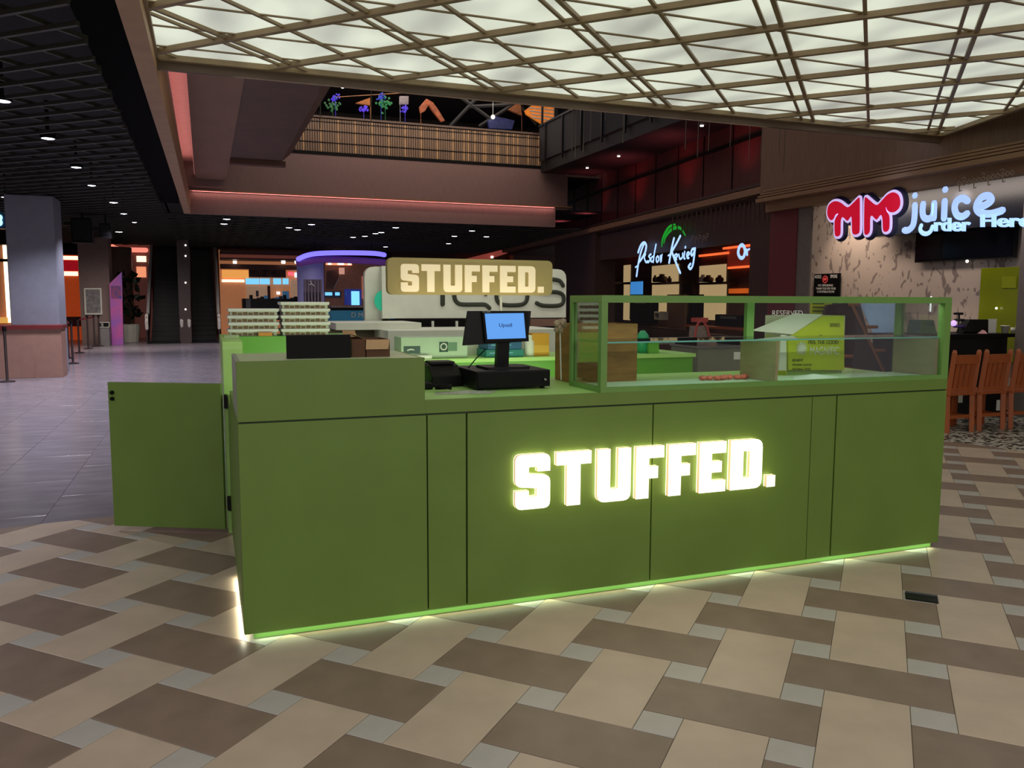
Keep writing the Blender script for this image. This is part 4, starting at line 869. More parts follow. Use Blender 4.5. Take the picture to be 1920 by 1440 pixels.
mb = MB(); c = P(1842, 622, 'Y', 4.2); mb.add([(c.x - .09, 4.16, BT), (c.x + .02, 4.14, BT), (c.x + .09, 4.24, BT), (c.x - .02, 4.26, BT), (c.x, 4.2, BT + .05), (c.x + .05, 4.2, BT + .035)], [(0, 1, 4), (1, 5, 4), (1, 2, 5), (2, 3, 5), (3, 4, 5), (3, 0, 4), (3, 2, 1, 0)]); mb.build('sheet', mat('pink paper', (214, 160, 160), .7, .1), t)
for x, lab in ((1884, 'small cream pot on the bar right of the white card'),):
    c = P(x, 626, 'Y', 4.25); one(MB().lathe(c.x, c.y, [(.035, BT), (.055, BT + .09), (.058, BT + .09), (.058, BT + .1), (.05, BT + .1)], 16), 'flower_pot', WHITE, lab, 'pot', smooth=True)
for x, h, lab in ((1905, .07, 'short white cup at the right end of the bar'), (1914, .1, 'taller white cup at the very right end of the bar')):
    c = P(x, 627, 'Y', 4.25); one(MB().lathe(c.x - .05, c.y, [(.03, BT), (.038, BT + h), (.034, BT + h)], 14), 'cup', WHITE, lab, 'cup', smooth=True)
t = thing('purple_toy_stack', 'stack of purple and dark rings with a lilac glow behind the case corner post', 'ornament', (8.8, 4.3, BT))
for k, (x, y, r, m) in enumerate(((1798, 612, .055, mat('purple ring', (70, 40, 120), .4)), (1799, 600, .05, BLK2), (1797, 588, .045, BLK2), (1788, 606, .04, glow('lilac ball', (220, 180, 250), .9)))):
    c = P(x, y, 'Y', 4.35); mb = MB()
    if k == 3: mb.sphere(c, r)
    else: mb.tube([(c.x + r * math.cos(q), c.y + r * math.sin(q), c.z) for q in [i * .5236 for i in range(12)]], .018, 6, closed=True)
    mb.build('ring' if k < 3 else 'glowing_ball', m, t, smooth=True)
MB().cyl(P(1798, 600, 'Y', 4.35).x, 4.35, BT, P(1797, 586, 'Y', 4.35).z, .01, n=8).build('rod', BLK2, t)
t = thing('teal_bag', 'teal upright bag on the bar seen through the display case', 'bag', (8.4, 4.4, BT)); mb = MB(); pb.prism(mb, [[(1722, 627), (1728, 600), (1752, 600), (1757, 627)]], -.2, 0); mb.v = [V((p.x, p.y, max(p.z, BT))) for p in mb.v]; mb.build('body', mat('teal fabric', (24, 92, 92), .6, .1), t, .01)
q = P(1745, 572, 'Y', 5.5); one(MB().tube([(q.x, 5.5, q.z - .09), (q.x, 5.5, q.z + .12)], .012, 6), 'small_lamp', glow('slim lamp', (240, 250, 250), 1.4), 'slim vertical white lamp above the teal bag', 'lamp')
def chair(x, y, lab, rz=0):
    t = thing('bar_chair', lab, 'chair', (x, y, 0), 'orange wooden chairs at the bar', rz)
    w_, d_ = .19, .2
    for s in (-1, 1):
        MB().tube([(s * w_, -.02, 0), (s * w_, -.0, .42), (s * w_, -.06, .93)], .036, 4).build('back_leg', ORANGEW, t, local=True)
        MB().box(s * w_ - .026, s * w_ + .026, d_ * 2 - .05, d_ * 2, 0, .43).build('front_leg', ORANGEW, t, local=True)
        MB().box(s * w_ - .012, s * w_ + .012, 0, .38, .14, .17).build('side_stretcher', ORANGEW, t, local=True)
    MB().box(-.22, .22, -.03, .42, .43, .46).build('seat', ORANGEW, t, .006, local=True)
    MB().box(-.18, .18, -.075, -.045, .8, .9).build('top_rail', ORANGEW, t, local=True)
    MB().box(-.18, .18, -.03, -.008, .48, .52).build('lower_rail', ORANGEW, t, local=True)
    MB().box(-.18, .18, -.015, .01, .16, .2).build('back_stretcher', ORANGEW, t, local=True)
    for k in range(4): 
        xx = -.12 + k * .08; MB().hexa([(xx - .029, -.025, .5), (xx + .029, -.025, .5), (xx + .029, -.01, .5), (xx - .029, -.01, .5), (xx - .029, -.068, .82), (xx + .029, -.068, .82), (xx + .029, -.053, .82), (xx - .029, -.053, .82)]).build('back_slat', ORANGEW, t, local=True)
    return t
c1 = chair(8.03, 3.27, 'orange wooden slat back chair nearest the green display case, front one'); 
dup(c1, (8.53, 3.27, 0), 0, 'orange wooden slat back chair in the middle of the bar row'); dup(c1, (9.04, 3.27, 0), 0, 'orange wooden chair cut off by the right edge of the frame')
dup(c1, (8.28, 4.09, 0), math.pi, 'orange wooden chair tucked behind the chair nearest the case, turned round')
for k, (x, y, lab) in enumerate(((1802, 745, 'white card under the first chair'), (1873, 760, 'white tag under the bar at the middle chair'))):
    c = P(x, y, 'Y', 4.1); one(MB().box(c.x - .03, c.x + .03, 4.1, 4.115, c.z - .07, c.z + .07), 'card', PAPER, lab, 'card')

area('canopy_edge_fill', (3.2, 4.62, 3.62), 6, 42, (1, .98, .9), (math.radians(38), 0, 0), .3)  # fill added under the canopy edge to brighten the white kiosk
# ------------------------------------------------------------------ white rival kiosk behind
WK = thing('white_kiosk', 'white sales kiosk with big rounded sign wall behind the green kiosk', 'kiosk', (2.8, 5.5, 0))
WH = mat('kiosk white', (226, 227, 212), .4, .03)
p5 = PY(5.4)
A = p5.uv(717, 597); Bq = p5.uv(1062, 505); r = .12
mb = MB(); mb.prism([rounded([(A[0], A[1]), (Bq[0], A[1]), (Bq[0], Bq[1], .12), (A[0], Bq[1])])], V((0, 5.4, 0)), V((1, 0, 0)), V((0, 0, 1)), V((0, -1, 0)), -.12, 0); mb.build('sign_wall', WH, WK)
a = p5.uv(690, 640); b = p5.uv(719, 499)
mb = MB(); mb.prism([rounded([(a[0], 0), (b[0] + .1, 0), (b[0] + .1, b[1]), (a[0], b[1], .12)])], V((0, 5.55, 0)), V((1, 0, 0)), V((0, 0, 1)), V((0, -1, 0)), -.1, 0); mb.build('side_slab', WH, WK)
q = PY(5.45).uv(719, 564); mb = MB(); mb.prism([[(q[0] + .11 * math.cos(s_) * .95, q[1] + .118 * math.sin(s_)) for s_ in [math.pi / 2 + i * math.pi / 14 for i in range(15)]]], V((0, 5.45, 0)), V((1, 0, 0)), V((0, 0, 1)), V((0, -1, 0)), -.0, .02); mb.build('teal_disc', mat('teal disc', (20, 190, 150), .4, 0, emit=(10, 160, 125), es=.25), WK)  # faint emission only makes the disc's colour brighter
DK = mat('dark olive letters', (50, 52, 40), .5)
for nm, pts in (('letter_i', [(830, 512), (830, 571)]), ('letter_q', smoothpts([(918, 578), (911, 572), (900, 571), (868, 571), (857, 567), (852, 556), (852, 530), (858, 518), (872, 514), (895, 514), (908, 519), (911, 530), (911, 552)], 3)), ('letter_u', smoothpts([(931, 518), (931, 556), (935, 567), (946, 572), (972, 572), (984, 568), (989, 556), (989, 518)], 3)), ('letter_s', smoothpts([(1056, 536), (1050, 527), (1038, 524), (1018, 524), (1007, 530), (1007, 542), (1018, 547), (1045, 548), (1056, 554), (1056, 567), (1046, 573), (1018, 573), (1006, 568)], 3))):
    mb = MB(); p5.tube(mb, pts, .025 if nm != 'letter_i' else .027, .01, seg=8); mb.build(nm, DK, WK)
def wk(nm, m, x0, y0, x1, y1, Y, d, z0=None):
    pl = PY(Y); a = pl.uv(x0, y1); b = pl.uv(x1, y0); return B(nm, m, WK, a[0], b[0], Y, Y + d, a[1] if z0 is None else z0, b[1])
wk('dark_recess', BLACK, 717, 597, 1062, 640, 5.55, .1); wk('upper_shelf', WH, 630, 605, 790, 619, 4.6, .9); wk('underside_shadow', mat('olive shadow board', (110, 100, 74)), 612, 618, 727, 634, 4.9, .7)  # olive box is the shadow under the white ledge, put in as colour
wk('counter_body', WH, 728, 617, 1062, 660, 4.2, 1.0, 0); wk('counter_left', WH, 640, 636, 735, 660, 4.4, 1.0, 0); wk('shelf_step', WH, 790, 620, 880, 626, 4.4, .8); wk('brown_panel', mat('brown panel', (130, 92, 78)), 995, 598, 1062, 612, 5.3, .1)
for x in (812, 857): 
    c = P(x, 607, 'Y', 5.3); one(MB().box(c.x - .012, c.x + .012, 5.3, 5.33, c.z - .05, c.z + .03), 'tag', PAPER, 'small white tag in the dark gap of the white kiosk, %s one' % ('left' if x < 830 else 'right'), 'tag')

# ------------------------------------------------------------------ GREEN KIOSK: front counter
L = 4.074; ZG = .98; ZK = 1.043; ZT = 1.24; TW = .827; C0 = 1.736; ZC = 1.533; CDp = .38; ZB = .03
KC = thing('front_counter', 'long olive green kiosk front counter with panel joints and raised left end', 'counter', (0, 0, 0))
B('carcass', GREEND, KC, .012, L - .01, .02, .60, .035, ZG - .01)
xs = [0, .8364, 1.0306, 2.0426, 3.0665, 3.2415, L]
for i in range(6): B('front_panel', GREEN, KC, xs[i] + (.0035 if i else 0), xs[i + 1] - (.0035 if i < 5 else 0), 0 if i in (0, 2, 3, 5) else .004, .02, ZB, ZG - .009, bevel=.0015)
B('fascia_strip', GREEN, KC, TW, L, -.0, .02, ZG, ZK, bevel=.0015); B('tower_front', GREEN, KC, 0, TW, 0, .02, ZG, ZT + .001); B('groove', GREEND, KC, .005, L - .005, .008, .02, ZG - .01, ZG + .001)
B('worktop', mat('pale green laminate', (178, 226, 126), .38, .03), KC, TW - .002, L, .02, .88, ZG + .01, ZK, bevel=.002)
B('side_panel', GREEN, KC, -.001, .018, .02, 1.2, ZB, ZG + .01); B('side_panel', GREEN, KC, L - .018, L, .02, .6, ZB, ZG + .01)
B('tower_side', mat('tower side reflection grey', (158, 162, 146), .4), KC, -.001, .016, .02, .58, ZG + .01, ZT); B('tower_side', GREEN, KC, TW - .016, TW, .02, .58, ZG, ZT); B('tower_top', mat('pale top', (196, 210, 168), .35, .03), KC, .0165, TW - .0165, .0205, .5595, ZT - .018, ZT + .001, bevel=.0015); B('tower_back', GREEN, KC, .016, TW - .016, .56, .58, ZG, ZT - .02)  # grey of the left tower side is a reflection put into its colour
B('plinth', mat('plinth green', (120, 190, 70), .4), KC, .04, L - .05, .03, .05, .002, .034)
B('side_plinth', GREEND, KC, .05, .07, .05, 1.2, .002, .034)
LIT_PLINTH = mat('lit plinth green', (70, 110, 40), .6, 0, emit=(140, 190, 92), es=.42)
B('led_lit_strip', LIT_PLINTH, KC, .04, L - .05, .010, .018, .004, .0285)  # front strip is the plinth face; the led light on it is painted as emission
B('led_lit_strip', glow('warm led', (255, 250, 190), 2), KC, .016, .024, .05, .95, .018, .028)
area('plinth_light', (L / 2, -.004, .026), L - .1, 1.5, (.8, 1, .62), (0, 0, 0), .02)
area('side_plinth_light', (-.004, .45, .026), .02, .5, (1, 1, .75), (0, 0, 0), .9)
# inner side run, back run
SR = thing('side_counter', 'green left end wall of the kiosk with a rounded front corner', 'counter', (0, 2.3, 0))
MB().prism([rounded([(1.8, .0), (2.95, 0), (2.95, ZT), (1.8, ZT, .05)])], V((-.02, 0, 0)), V((0, 1, 0)), V((0, 0, 1)), V((1, 0, 0)), 0, .12).build('end_wall', mat('pale green laminate', (138, 176, 92)), SR)
B('side_base', GREEN, SR, -.0, .02, 1.22, 1.8, .03, .9)
BC = thing('back_counter', 'bright green rear counter of the kiosk under trays and boxes', 'counter', (2, 2.6, 0))
BG = mat('led lit green laminate', (104, 170, 60), .4, .03)  # led light on the rear counter is put into this brighter green
B('raised_body', BG, BC, .1, .95, 2.5, 2.95, .03, ZT); B('body', BG, BC, .95, 3.92, 2.52, 3.1, .03, ZK - .03); B('top', mat('pale green laminate', (138, 176, 92)), BC, .95, 3.94, 2.5, 3.12, ZK - .03, ZK)
B('raised_box', WH, BC, 1.45, 2.45, 2.9, 3.05, ZK, 1.2)
area('case_fill', (2.9, .055, 1.512), 2.2, 5, (.93, 1, .88), (math.radians(-12), 0, 0), .03)  # hidden lamp added behind the top rail to brighten the case
area('inner_led', (1.6, 1.6, .9), 2.6, 10, (.8, 1, .6), (math.radians(75), 0, 0), .2)
# gate
GT = thing('gate', 'open green swing gate hinged at the left end of the kiosk', 'gate', (-.02, 1.8, 0))
ga, gb_ = V((-.035, 1.785)), V((-.71, 2.12)); d = (gb_ - ga).normalized(); n = V((-d.y, d.x)) * .014
MB().hexa([(*(ga + n), .035), (*(ga - n), .035), (*(gb_ - n), .035), (*(gb_ + n), .035), (*(ga + n), .975), (*(ga - n), .975), (*(gb_ - n), .975), (*(gb_ + n), .975)]).build('leaf', GREEN, GT, .0015)
nf = -n.normalized() if n.y > 0 else n.normalized()
for z in (.87, .91):
    c = gb_ - d * .03 + nf * .014; MB().tube([(c.x, c.y, z), (c.x + nf.x * .01, c.y + nf.y * .01, z)], .013, 12).build('lock_button', BLACK, GT)
for z in (.2, .86):
    MB().cyl(-.012, 1.79, z - .045, z + .045, .011, n=10).build('hinge', BLK2, GT); B('hinge_plate', BLK2, GT, -.016, .0, 1.74, 1.8, z - .04, z + .04)

# illuminated front lettering
def glyphs():
    s = {}; t = .25
    s['S'] = ([rounded([(0, 0, .13), (.68, 0, .13), (.68, .60, .12), (.26, .645, .02), (.26, .77, .03), (.43, .77, .03), (.43, .68), (.68, .68), (.68, 1, .13), (0, 1, .13), (0, .42, .12), (.42, .375, .02), (.42, .23, .03), (.26, .23, .03), (.26, .34), (0, .34)])], .68)
    s['T'] = ([[(.2, 0), (.46, 0), (.46, .76), (.67, .76), (.67, 1), (0, 1), (0, .76), (.2, .76)]], .67)
    s['U'] = ([rounded([(0, 1), (0, 0, .15), (.66, 0, .15), (.66, 1), (.41, 1), (.41, .24, .04), (.25, .24, .04), (.25, 1)])], .66)
    s['F'] = ([[(0, 0), (.26, 0), (.26, .38), (.45, .38), (.45, .61), (.26, .61), (.26, .77), (.57, .77), (.57, 1), (0, 1)]], .57)
    s['E'] = ([[(0, 0), (.57, 0), (.57, .23), (.26, .23), (.26, .39), (.48, .39), (.48, .61), (.26, .61), (.26, .77), (.57, .77), (.57, 1), (0, 1)]], .57)
    s['D'] = ([rounded([(0, 0), (.66, 0, .17), (.66, 1, .17), (0, 1)]), list(reversed(rounded([(.26, .23), (.40, .23, .04), (.40, .77, .04), (.26, .77)])))], .66)
    s['.'] = ([[(0, 0), (.24, 0), (.24, .235), (0, .235)]], .24)
    return s
G = glyphs(); NAMES = {'S': 'letter_s', 'T': 'letter_t', 'U': 'letter_u', 'F': 'letter_f', 'E': 'letter_e', 'D': 'letter_d', '.': 'full_stop'}
FACE = glow('lit letter face', (255, 246, 228), 1.25); RET = mat('letter return', (230, 200, 160), .4, 0, emit=(244, 206, 150), es=.6); BGL = glow('back glow', (255, 240, 200), 2.6)
FS = thing('front_letter_sign', 'glowing white STUFFED. letters standing proud of the green counter front', 'sign', (2.0, 0, .49))
H = .272; zb = .490
for ch, x0, x1 in zip('STUFFED.', (1.254, 1.471, 1.696, 1.917, 2.109, 2.297, 2.492, 2.732), (1.451, 1.675, 1.899, 2.093, 2.285, 2.475, 2.71, 2.80)):
    x0 += .008; x1 -= .006; loops, wd = G[ch]; sx = (x1 - x0) / wd
    lp = [[(x0 + p[0] * sx, zb + p[1] * H) for p in l] for l in loops]
    mb = MB(); mb.prism(lp, V((0, 0, 0)), V((1, 0, 0)), V((0, 0, 1)), V((0, -1, 0)), .020, .040); par = mb.build(NAMES[ch], RET, FS)
    mb = MB(); mb.prism(lp, V((0, 0, 0)), V((1, 0, 0)), V((0, 0, 1)), V((0, -1, 0)), .040, .044); o = mb.build('lit_face', FACE, FS); o.parent = par
    mb = MB(); mb.prism(lp, V((0, 0, 0)), V((1, 0, 0)), V((0, 0, 1)), V((0, -1, 0)), .0145, .0195); o = mb.build('back_light', BGL, FS); o.parent = par
area('letter_halo_fill', (2.03, -.16, .63), 1.5, .6, (1, .96, .6), (math.radians(90), 0, math.radians(0)), .2)  # unseen lamp in front of the letters, added to spread their halo
# hanging sign
HY = .8; ph = PY(HY)
a = ph.uv(727, 553); b = ph.uv(1036, 491)
HS = thing('hanging_letter_sign', 'rounded olive gold board with cream STUFFED. letters over the till', 'sign', ((a[0] + b[0]) / 2, HY, a[1]))
zc0, zc1 = a[1] + .002, b[1] + .006
MB().prism([rounded([(a[0], zc0, .035), (b[0], zc0, .035), (b[0], zc1, .035), (a[0], zc1, .035)])], V((0, HY, 0)), V((1, 0, 0)), V((0, 0, 1)), V((0, -1, 0)), -.05, 0).build('board', mat('olive gold board', (176, 160, 96), .45, .04, 3), HS)
hf = mat('cream letter', (236, 222, 180), .5, 0, emit=(250, 232, 190), es=.32); W = b[0] - a[0]
px = ((751, 785), (790, 825), (831, 866), (871, 899), (904, 932), (937, 966), (971, 1003), (1008, 1019))
zl0, zl1 = ph.uv(870, 548)[1], ph.uv(870, 497)[1]
for ch, (q0, q1) in zip('STUFFED.', px):
    loops, wd = G[ch]; x0, x1 = ph.uv(q0, 525)[0], ph.uv(q1, 525)[0]; sx = (x1 - x0) / wd
    mb = MB(); mb.prism([[(x0 + p[0] * sx, zl0 + p[1] * (zl1 - zl0)) for p in l] for l in loops], V((0, HY, 0)), V((1, 0, 0)), V((0, 0, 1)), V((0, -1, 0)), 0, .008); mb.build(NAMES[ch], hf, HS)
c_ = PY(.84).uv(939, 600)[0]; MB().cyl(c_, .84, ZK + .001, zc0 + .02, .008, n=10).build('support_pole', WH, HS)
B('uplight', LS, HS, a[0] + .02, a[0] + .05, HY + .055, HY + .07, zc1 - .03, zc1 - .01)
area('sign_uplight', ((a[0] + b[0]) / 2, HY - .12, a[1] - .06), W * .9, .55, (1, .9, .68), (math.radians(150), 0, 0), .05)
area('sign_backlight', (a[0] + .1, HY + .3, a[1] + .05), .3, 1.2, (1, .85, .6), (math.radians(90), 0, 0), .1)

# display case
DC = thing('display_case', 'green framed glass display case on the right half of the counter', 'display case', (C0, 0, ZK))
zb0, zb1, fw = ZK, 1.068, .045
CG = mat('case frame green', (112, 156, 76), .4, .03)
B('bottom_rail', CG, DC, C0, L, 0, .03, zb0, zb1); B('bottom_rail', CG, DC, C0, C0 + .03, .03, CDp, zb0, zb1); B('bottom_rail', CG, DC, L - .05, L, .03, CDp, zb0, zb1)
B('top_rail', CG, DC, C0, L, 0, .045, ZC - .037, ZC, bevel=.001); B('top_rail', CG, DC, C0, L, CDp - .03, CDp, ZC - .037, ZC); B('top_rail', CG, DC, C0, C0 + .03, .045, CDp - .03, ZC - .037, ZC); B('top_rail', CG, DC, L - .05, L, .045, CDp - .03, ZC - .037, ZC)
for (x0, x1, y0, y1) in ((C0, C0 + .035, 0, .035), (L - .052, L, 0, .045), (C0, C0 + .03, CDp - .03, CDp), (L - .05, L, CDp - .03, CDp)): B('corner_post', CG, DC, x0, x1, y0, y1, zb1, ZC - .037)
B('middle_post', CG, DC, 2.868, 2.918, CDp - .03, CDp, 1.295, ZC - .037)
B('case_floor', mat('case floor', (196, 216, 186), .4, .02), DC, C0 + .03, L - .05, .03, CDp - .03, ZK + .001, 1.058)
B('plywood_end', PLY, DC, L - .075, L - .052, .03, CDp - .03, 1.06, 1.285); B('plywood_divider', PLY, DC, 2.828, 2.845, .03, CDp - .03, 1.06, 1.285)
B('glass_shelf', glass('shelf glass', (.72, .88, .82), .03, 1.0), DC, C0 + .032, L - .052, .032, CDp - .03, 1.290, 1.298)
B('shelf_edge', mat('glass edge', (120, 190, 175), .15, 0, emit=(90, 160, 150), es=.15), DC, C0 + .032, L - .052, .029, .032, 1.290, 1.298)
B('front_glass', GLASS, DC, C0 + .035, L - .052, .014, .018, zb1, ZC - .037); B('side_glass', GLASS, DC, C0 + .012, C0 + .016, .035, CDp - .03, zb1, ZC - .037); B('side_glass', GLASS, DC, L - .02, L - .016, .045, CDp - .03, zb1, ZC - .037); B('top_glass', GLASS, DC, C0 + .03, L - .05, .045, CDp - .03, ZC - .012, ZC - .008)
for s_, q_ in (('RESERVED', (1448, 582, 1505, 592)),): text('lettering', s_, PY(.02), *q_, PAPER, DC, .0005, .001)
# red wrap in the case
mb = MB(); c0 = P(1350, 697, 'Z', 1.06)
for k in range(9):
    x = 2.52 + k * .036; mb.sphere((x + random.uniform(-.005, .005), .26 + random.uniform(-.02, .02), 1.072), .024, 8, .6)
one(mb, 'red_wrap', mat('salmon wrap', (220, 110, 90), .4, .2, 30), 'crumpled salmon red plastic wrap lying on the case floor', 'wrap', smooth=True)
mb = MB(); mb.add([(3.02, .1, 1.0585), (3.3, .06, 1.0585), (3.42, .2, 1.0585), (3.15, .28, 1.0585), (3.2, .16, 1.085)], [(0, 1, 4), (1, 2, 4), (2, 3, 4), (3, 0, 4), (3, 2, 1, 0)]); one(mb, 'paper_sheet', PAPER, 'crumpled white paper lying at the right side of the case floor', 'paper')

# things on the counter -------------------------------------------------------
t = thing('cash_drawer', 'wide black cash drawer under the till stand', 'cash drawer', (1.38, .45, ZK))
B('body', BLK2, t, 1.17, 1.58, .28, .68, ZK + .012, ZK + .1, bevel=.003); B('drawer_front', BLACK, t, 1.175, 1.575, .272, .28, ZK + .018, ZK + .092, bevel=.002)
for x in (1.2, 1.55):
    for y in (.32, .64): MB().cyl(x, y, ZK, ZK + .013, .014, n=10).build('foot', BLACK, t)
MB().tube([(1.545, .27, ZK + .05), (1.545, .262, ZK + .05)], .008, 10).build('lock', STEEL, t); B('side_knob', BLACK, t, 1.58, 1.592, .35, .375, ZK + .04, ZK + .055)
t = thing('till_terminal', 'black till with customer screen facing front on a flat pole', 'till', (1.38, .45, ZK + .1)); z0 = ZK + .1
MB().prism([rounded([(1.255, .36, .02), (1.5, .36, .02), (1.5, .56, .02), (1.255, .56, .02)])], V((0, 0, 0)), V((1, 0, 0)), V((0, 1, 0)), V((0, 0, 1)), z0, z0 + .012).build('base_plate', BLK2, t)
MB().hexa([(1.335, .44, z0 + .01), (1.405, .44, z0 + .01), (1.405, .475, z0 + .01), (1.335, .475, z0 + .01), (1.335, .42, z0 + .2), (1.405, .42, z0 + .2), (1.405, .44, z0 + .2), (1.335, .44, z0 + .2)]).build('pole', BLK2, t)
pt = PY(.40)
mb = MB(); pt.prism(mb, [[(877, 583), (996, 583), (990, 640), (868, 648)]], -.035, -.02); mb.build('main_screen', BLK2, t, .002)
mb = MB(); pt.prism(mb, [[(904, 583), (989, 583), (992, 640), (910, 643)]], -.018, .0); mb.build('customer_screen', BLACK, t, .002)
mb = MB(); pt.prism(mb, [[(909, 588), (982, 587), (986, 634), (914, 636)]], .0, .002); sc = mb.build('lit_display', glow('till blue', (82, 140, 214), .95), t)
text('display_text', 'Upsell', pt, 936, 606, 960, 615, mat('navy text', (20, 50, 110), .5, 0), t, .001, .003); text('display_text', '12:30', pt, 905, 583.6, 919, 585.6, PAPER, t, .001, .001)
mb = MB(); mb.tube([P(878, 690, 'Y', .5), P(893, 672, 'Y', .45), P(910, 655, 'Y', .43)], .003, 6); mb.build('cable', BLACK, t)
t = thing('receipt_printer', 'low black receipt printer left of the cash drawer', 'printer', (1.1, .7, ZK))
mb = MB().prism([[(.52, ZK + .003), (.8, ZK + .003), (.8, ZK + .1), (.74, ZK + .125), (.6, ZK + .11), (.52, ZK + .06)]], V((1.0, 0, 0)), V((0, 1, 0)), V((0, 0, 1)), V((1, 0, 0)), 0, .17); mb.build('body', BLACK, t, .004); B('lid', BLK2, t, 1.02, 1.15, .6, .73, ZK + .117, ZK + .13)
t = thing('keypad', 'small flat black card reader lying at the counter edge by the tower', 'card reader', (.93, .45, ZK)); B('body', BLACK, t, .86, .98, .42, .62, ZK + .002, ZK + .035, bevel=.004); B('screen', BLK2, t, .88, .96, .54, .6, ZK + .035, ZK + .037)
t = thing('paper_bundle', 'crumpled white papers with a coiled black cable before the printer', 'papers', (1.05, .22, ZK))
mb = MB(); ys = [(.92, .19), (1.2, .15), (1.27, .24), (1.1, .3), (.95, .27)]; mb.add([(x, y, ZK + .001) for x, y in ys] + [(1.1, .22, ZK + .014)], [(i, (i + 1) % 5, 5) for i in range(5)] + [(4, 3, 2, 1, 0)]); mb.build('sheet', mat('grey paper', (170, 176, 160), .6, .2, 60), t)
MB().tube([(1.0 + .04 * math.cos(i * .6), .3 + .03 * math.sin(i * .6), ZK + .014 + i * .0008) for i in range(26)], .005, 6).build('cable', BLACK, t)
# black device and boxes on the tower top
t = thing('black_screen_back', 'black flat device standing on the raised left end of the counter', 'monitor', (.37, .13, ZT)); a, b = PY(.1).uv(538, 672)[0], PY(.1).uv(658, 672)[0]; zt_ = PY(.1).uv(600, 628)[1]
B('panel', BLACK, t, a, b, .1, .125, ZT + .001, zt_, bevel=.003); B('stand', BLK2, t, a + .06, b - .06, .125, .2, ZT + .001, ZT + .02)
p1 = PY(.1)
def openbox(lab, x0, x1, y0, y1, z0, z1, flap, name='cardboard_box', inner=None):
    t = thing(name, lab, 'box', ((x0 + x1) / 2, y0, z0)); w_ = .004
    for nm, b in (('wall', (x0, x1, y0, y0 + w_, z0, z1)), ('wall', (x0, x1, y1 - w_, y1, z0, z1)), ('wall', (x0, x0 + w_, y0 + w_, y1 - w_, z0, z1)), ('wall', (x1 - w_, x1, y0 + w_, y1 - w_, z0, z1)), ('bottom', (x0 + w_, x1 - w_, y0 + w_, y1 - w_, z0, z0 + w_))): B(nm, inner or CARD, t, *b)
    for k in flap:
        if k == 'f': MB().hexa([(x0, y0, z1), (x1, y0, z1), (x1, y0 + .003, z1), (x0, y0 + .003, z1), (x0 - .005, y0 - .012, z1 - .045), (x1 - .01, y0 - .012, z1 - .045), (x1 - .01, y0 - .009, z1 - .045), (x0 - .005, y0 - .009, z1 - .045)]).build('flap', mat('pale cardboard', (196, 160, 118), .75, .05), t)
        if k == 'l': MB().hexa([(x0, y0, z1), (x0 + .003, y0, z1), (x0 + .003, y1, z1), (x0, y1, z1), (x0 - .05, y0 + .01, z1 + .02), (x0 - .047, y0 + .01, z1 + .02), (x0 - .047, y1, z1 + .02), (x0 - .05, y1, z1 + .02)]).build('flap', CARD, t)
        if k == 'b': MB().hexa([(x0, y1, z1), (x1, y1, z1), (x1, y1 + .003, z1), (x0, y1 + .003, z1), (x0, y1 + .06, z1 + .03), (x1, y1 + .06, z1 + .03), (x1, y1 + .063, z1 + .03), (x0, y1 + .063, z1 + .03)]).build('flap', CARD, t)
    return t
u = lambda x, Y=.12: PY(Y).uv(x, 655)[0]
BRC = mat('brown carton', (92, 58, 34), .7, .08)
openbox('open brown carton right beside the black device on the raised counter end', u(660), u(685), .12, .34, ZT + .001, 1.325, 'b', inner=BRC)
openbox('open brown carton with a pale folded front flap on the raised counter end', u(687), u(731), .12, .34, ZT + .001, 1.322, 'fl', inner=BRC)
# items on the rear counter
Yb = 2.62; pz = PY(Yb)
t = thing('white_appliance', 'pale green white appliance with black label and round emblem sticker', 'appliance', (1.9, Yb, ZK))
a, b = pz.uv(752, 650)[0], pz.uv(877, 650)[0]; B('body', mat('pale appliance', (178, 200, 172), .35, .03), t, a, b, Yb, Yb + .25, ZK + .001, pz.uv(800, 632)[1], bevel=.006)
for nm, m, q in (('black_label', mat('slate label', (60, 84, 80), .5), (757, 649, 788, 663)), ('sticker', mat('dark green sticker', (36, 70, 56), .5), (824, 641, 840, 660)), ('sticker', mat('sage sticker', (104, 140, 112), .5), (840, 642, 857, 658))): mb = MB(); pz.pbox(mb, *q, 0, .004); mb.build(nm, m, t)
mb = MB(); q = pz.uv(832, 650, .006); mb.tube([pz.w(q[0] + .025 * math.cos(s_), q[1] + .025 * math.sin(s_), .006) for s_ in [i * .5236 for i in range(12)]], .005, 6, closed=True, flat=pz.n); mb.build('round_emblem', PAPER, t)
mb = MB(); pz.tube(mb, [(764, 657), (770, 655), (776, 656)], .005, .006); mb.build('white_mark', PAPER, t)
one(MB().box(pz.uv(775, 670)[0], pz.uv(805, 670)[0], 2.54, 2.6, ZK + .001, ZK + .03), 'paper_stack', PAPER, 'small stack of white slips before the pale appliance', 'papers')
TEAL = mat('teal box', (20, 120, 112), .5, .1, 8)
for k, (lab, z0, x0, x1) in enumerate((('lower teal carton behind the till', ZK + .001, 908, 978), ('upper blue teal carton behind the till', ZK + .065, 911, 974))):
    t = thing('teal_carton', lab, 'box', (pz.uv(940, 650)[0], Yb, z0), 'teal cartons behind the till'); B('body', TEAL if k == 0 else mat('blue teal box', (24, 88, 130), .5, .2, 20), t, pz.uv(x0, 660)[0], pz.uv(x1, 660)[0], Yb - .05, Yb + .2, z0, z0 + .062, bevel=.003); B('label_strip', mat('pale strip', (110, 170, 190)), t, pz.uv(x0 + 6, 660)[0], pz.uv(x1 - 20, 660)[0], Yb - .052, Yb - .05, z0 + .03, z0 + .04)
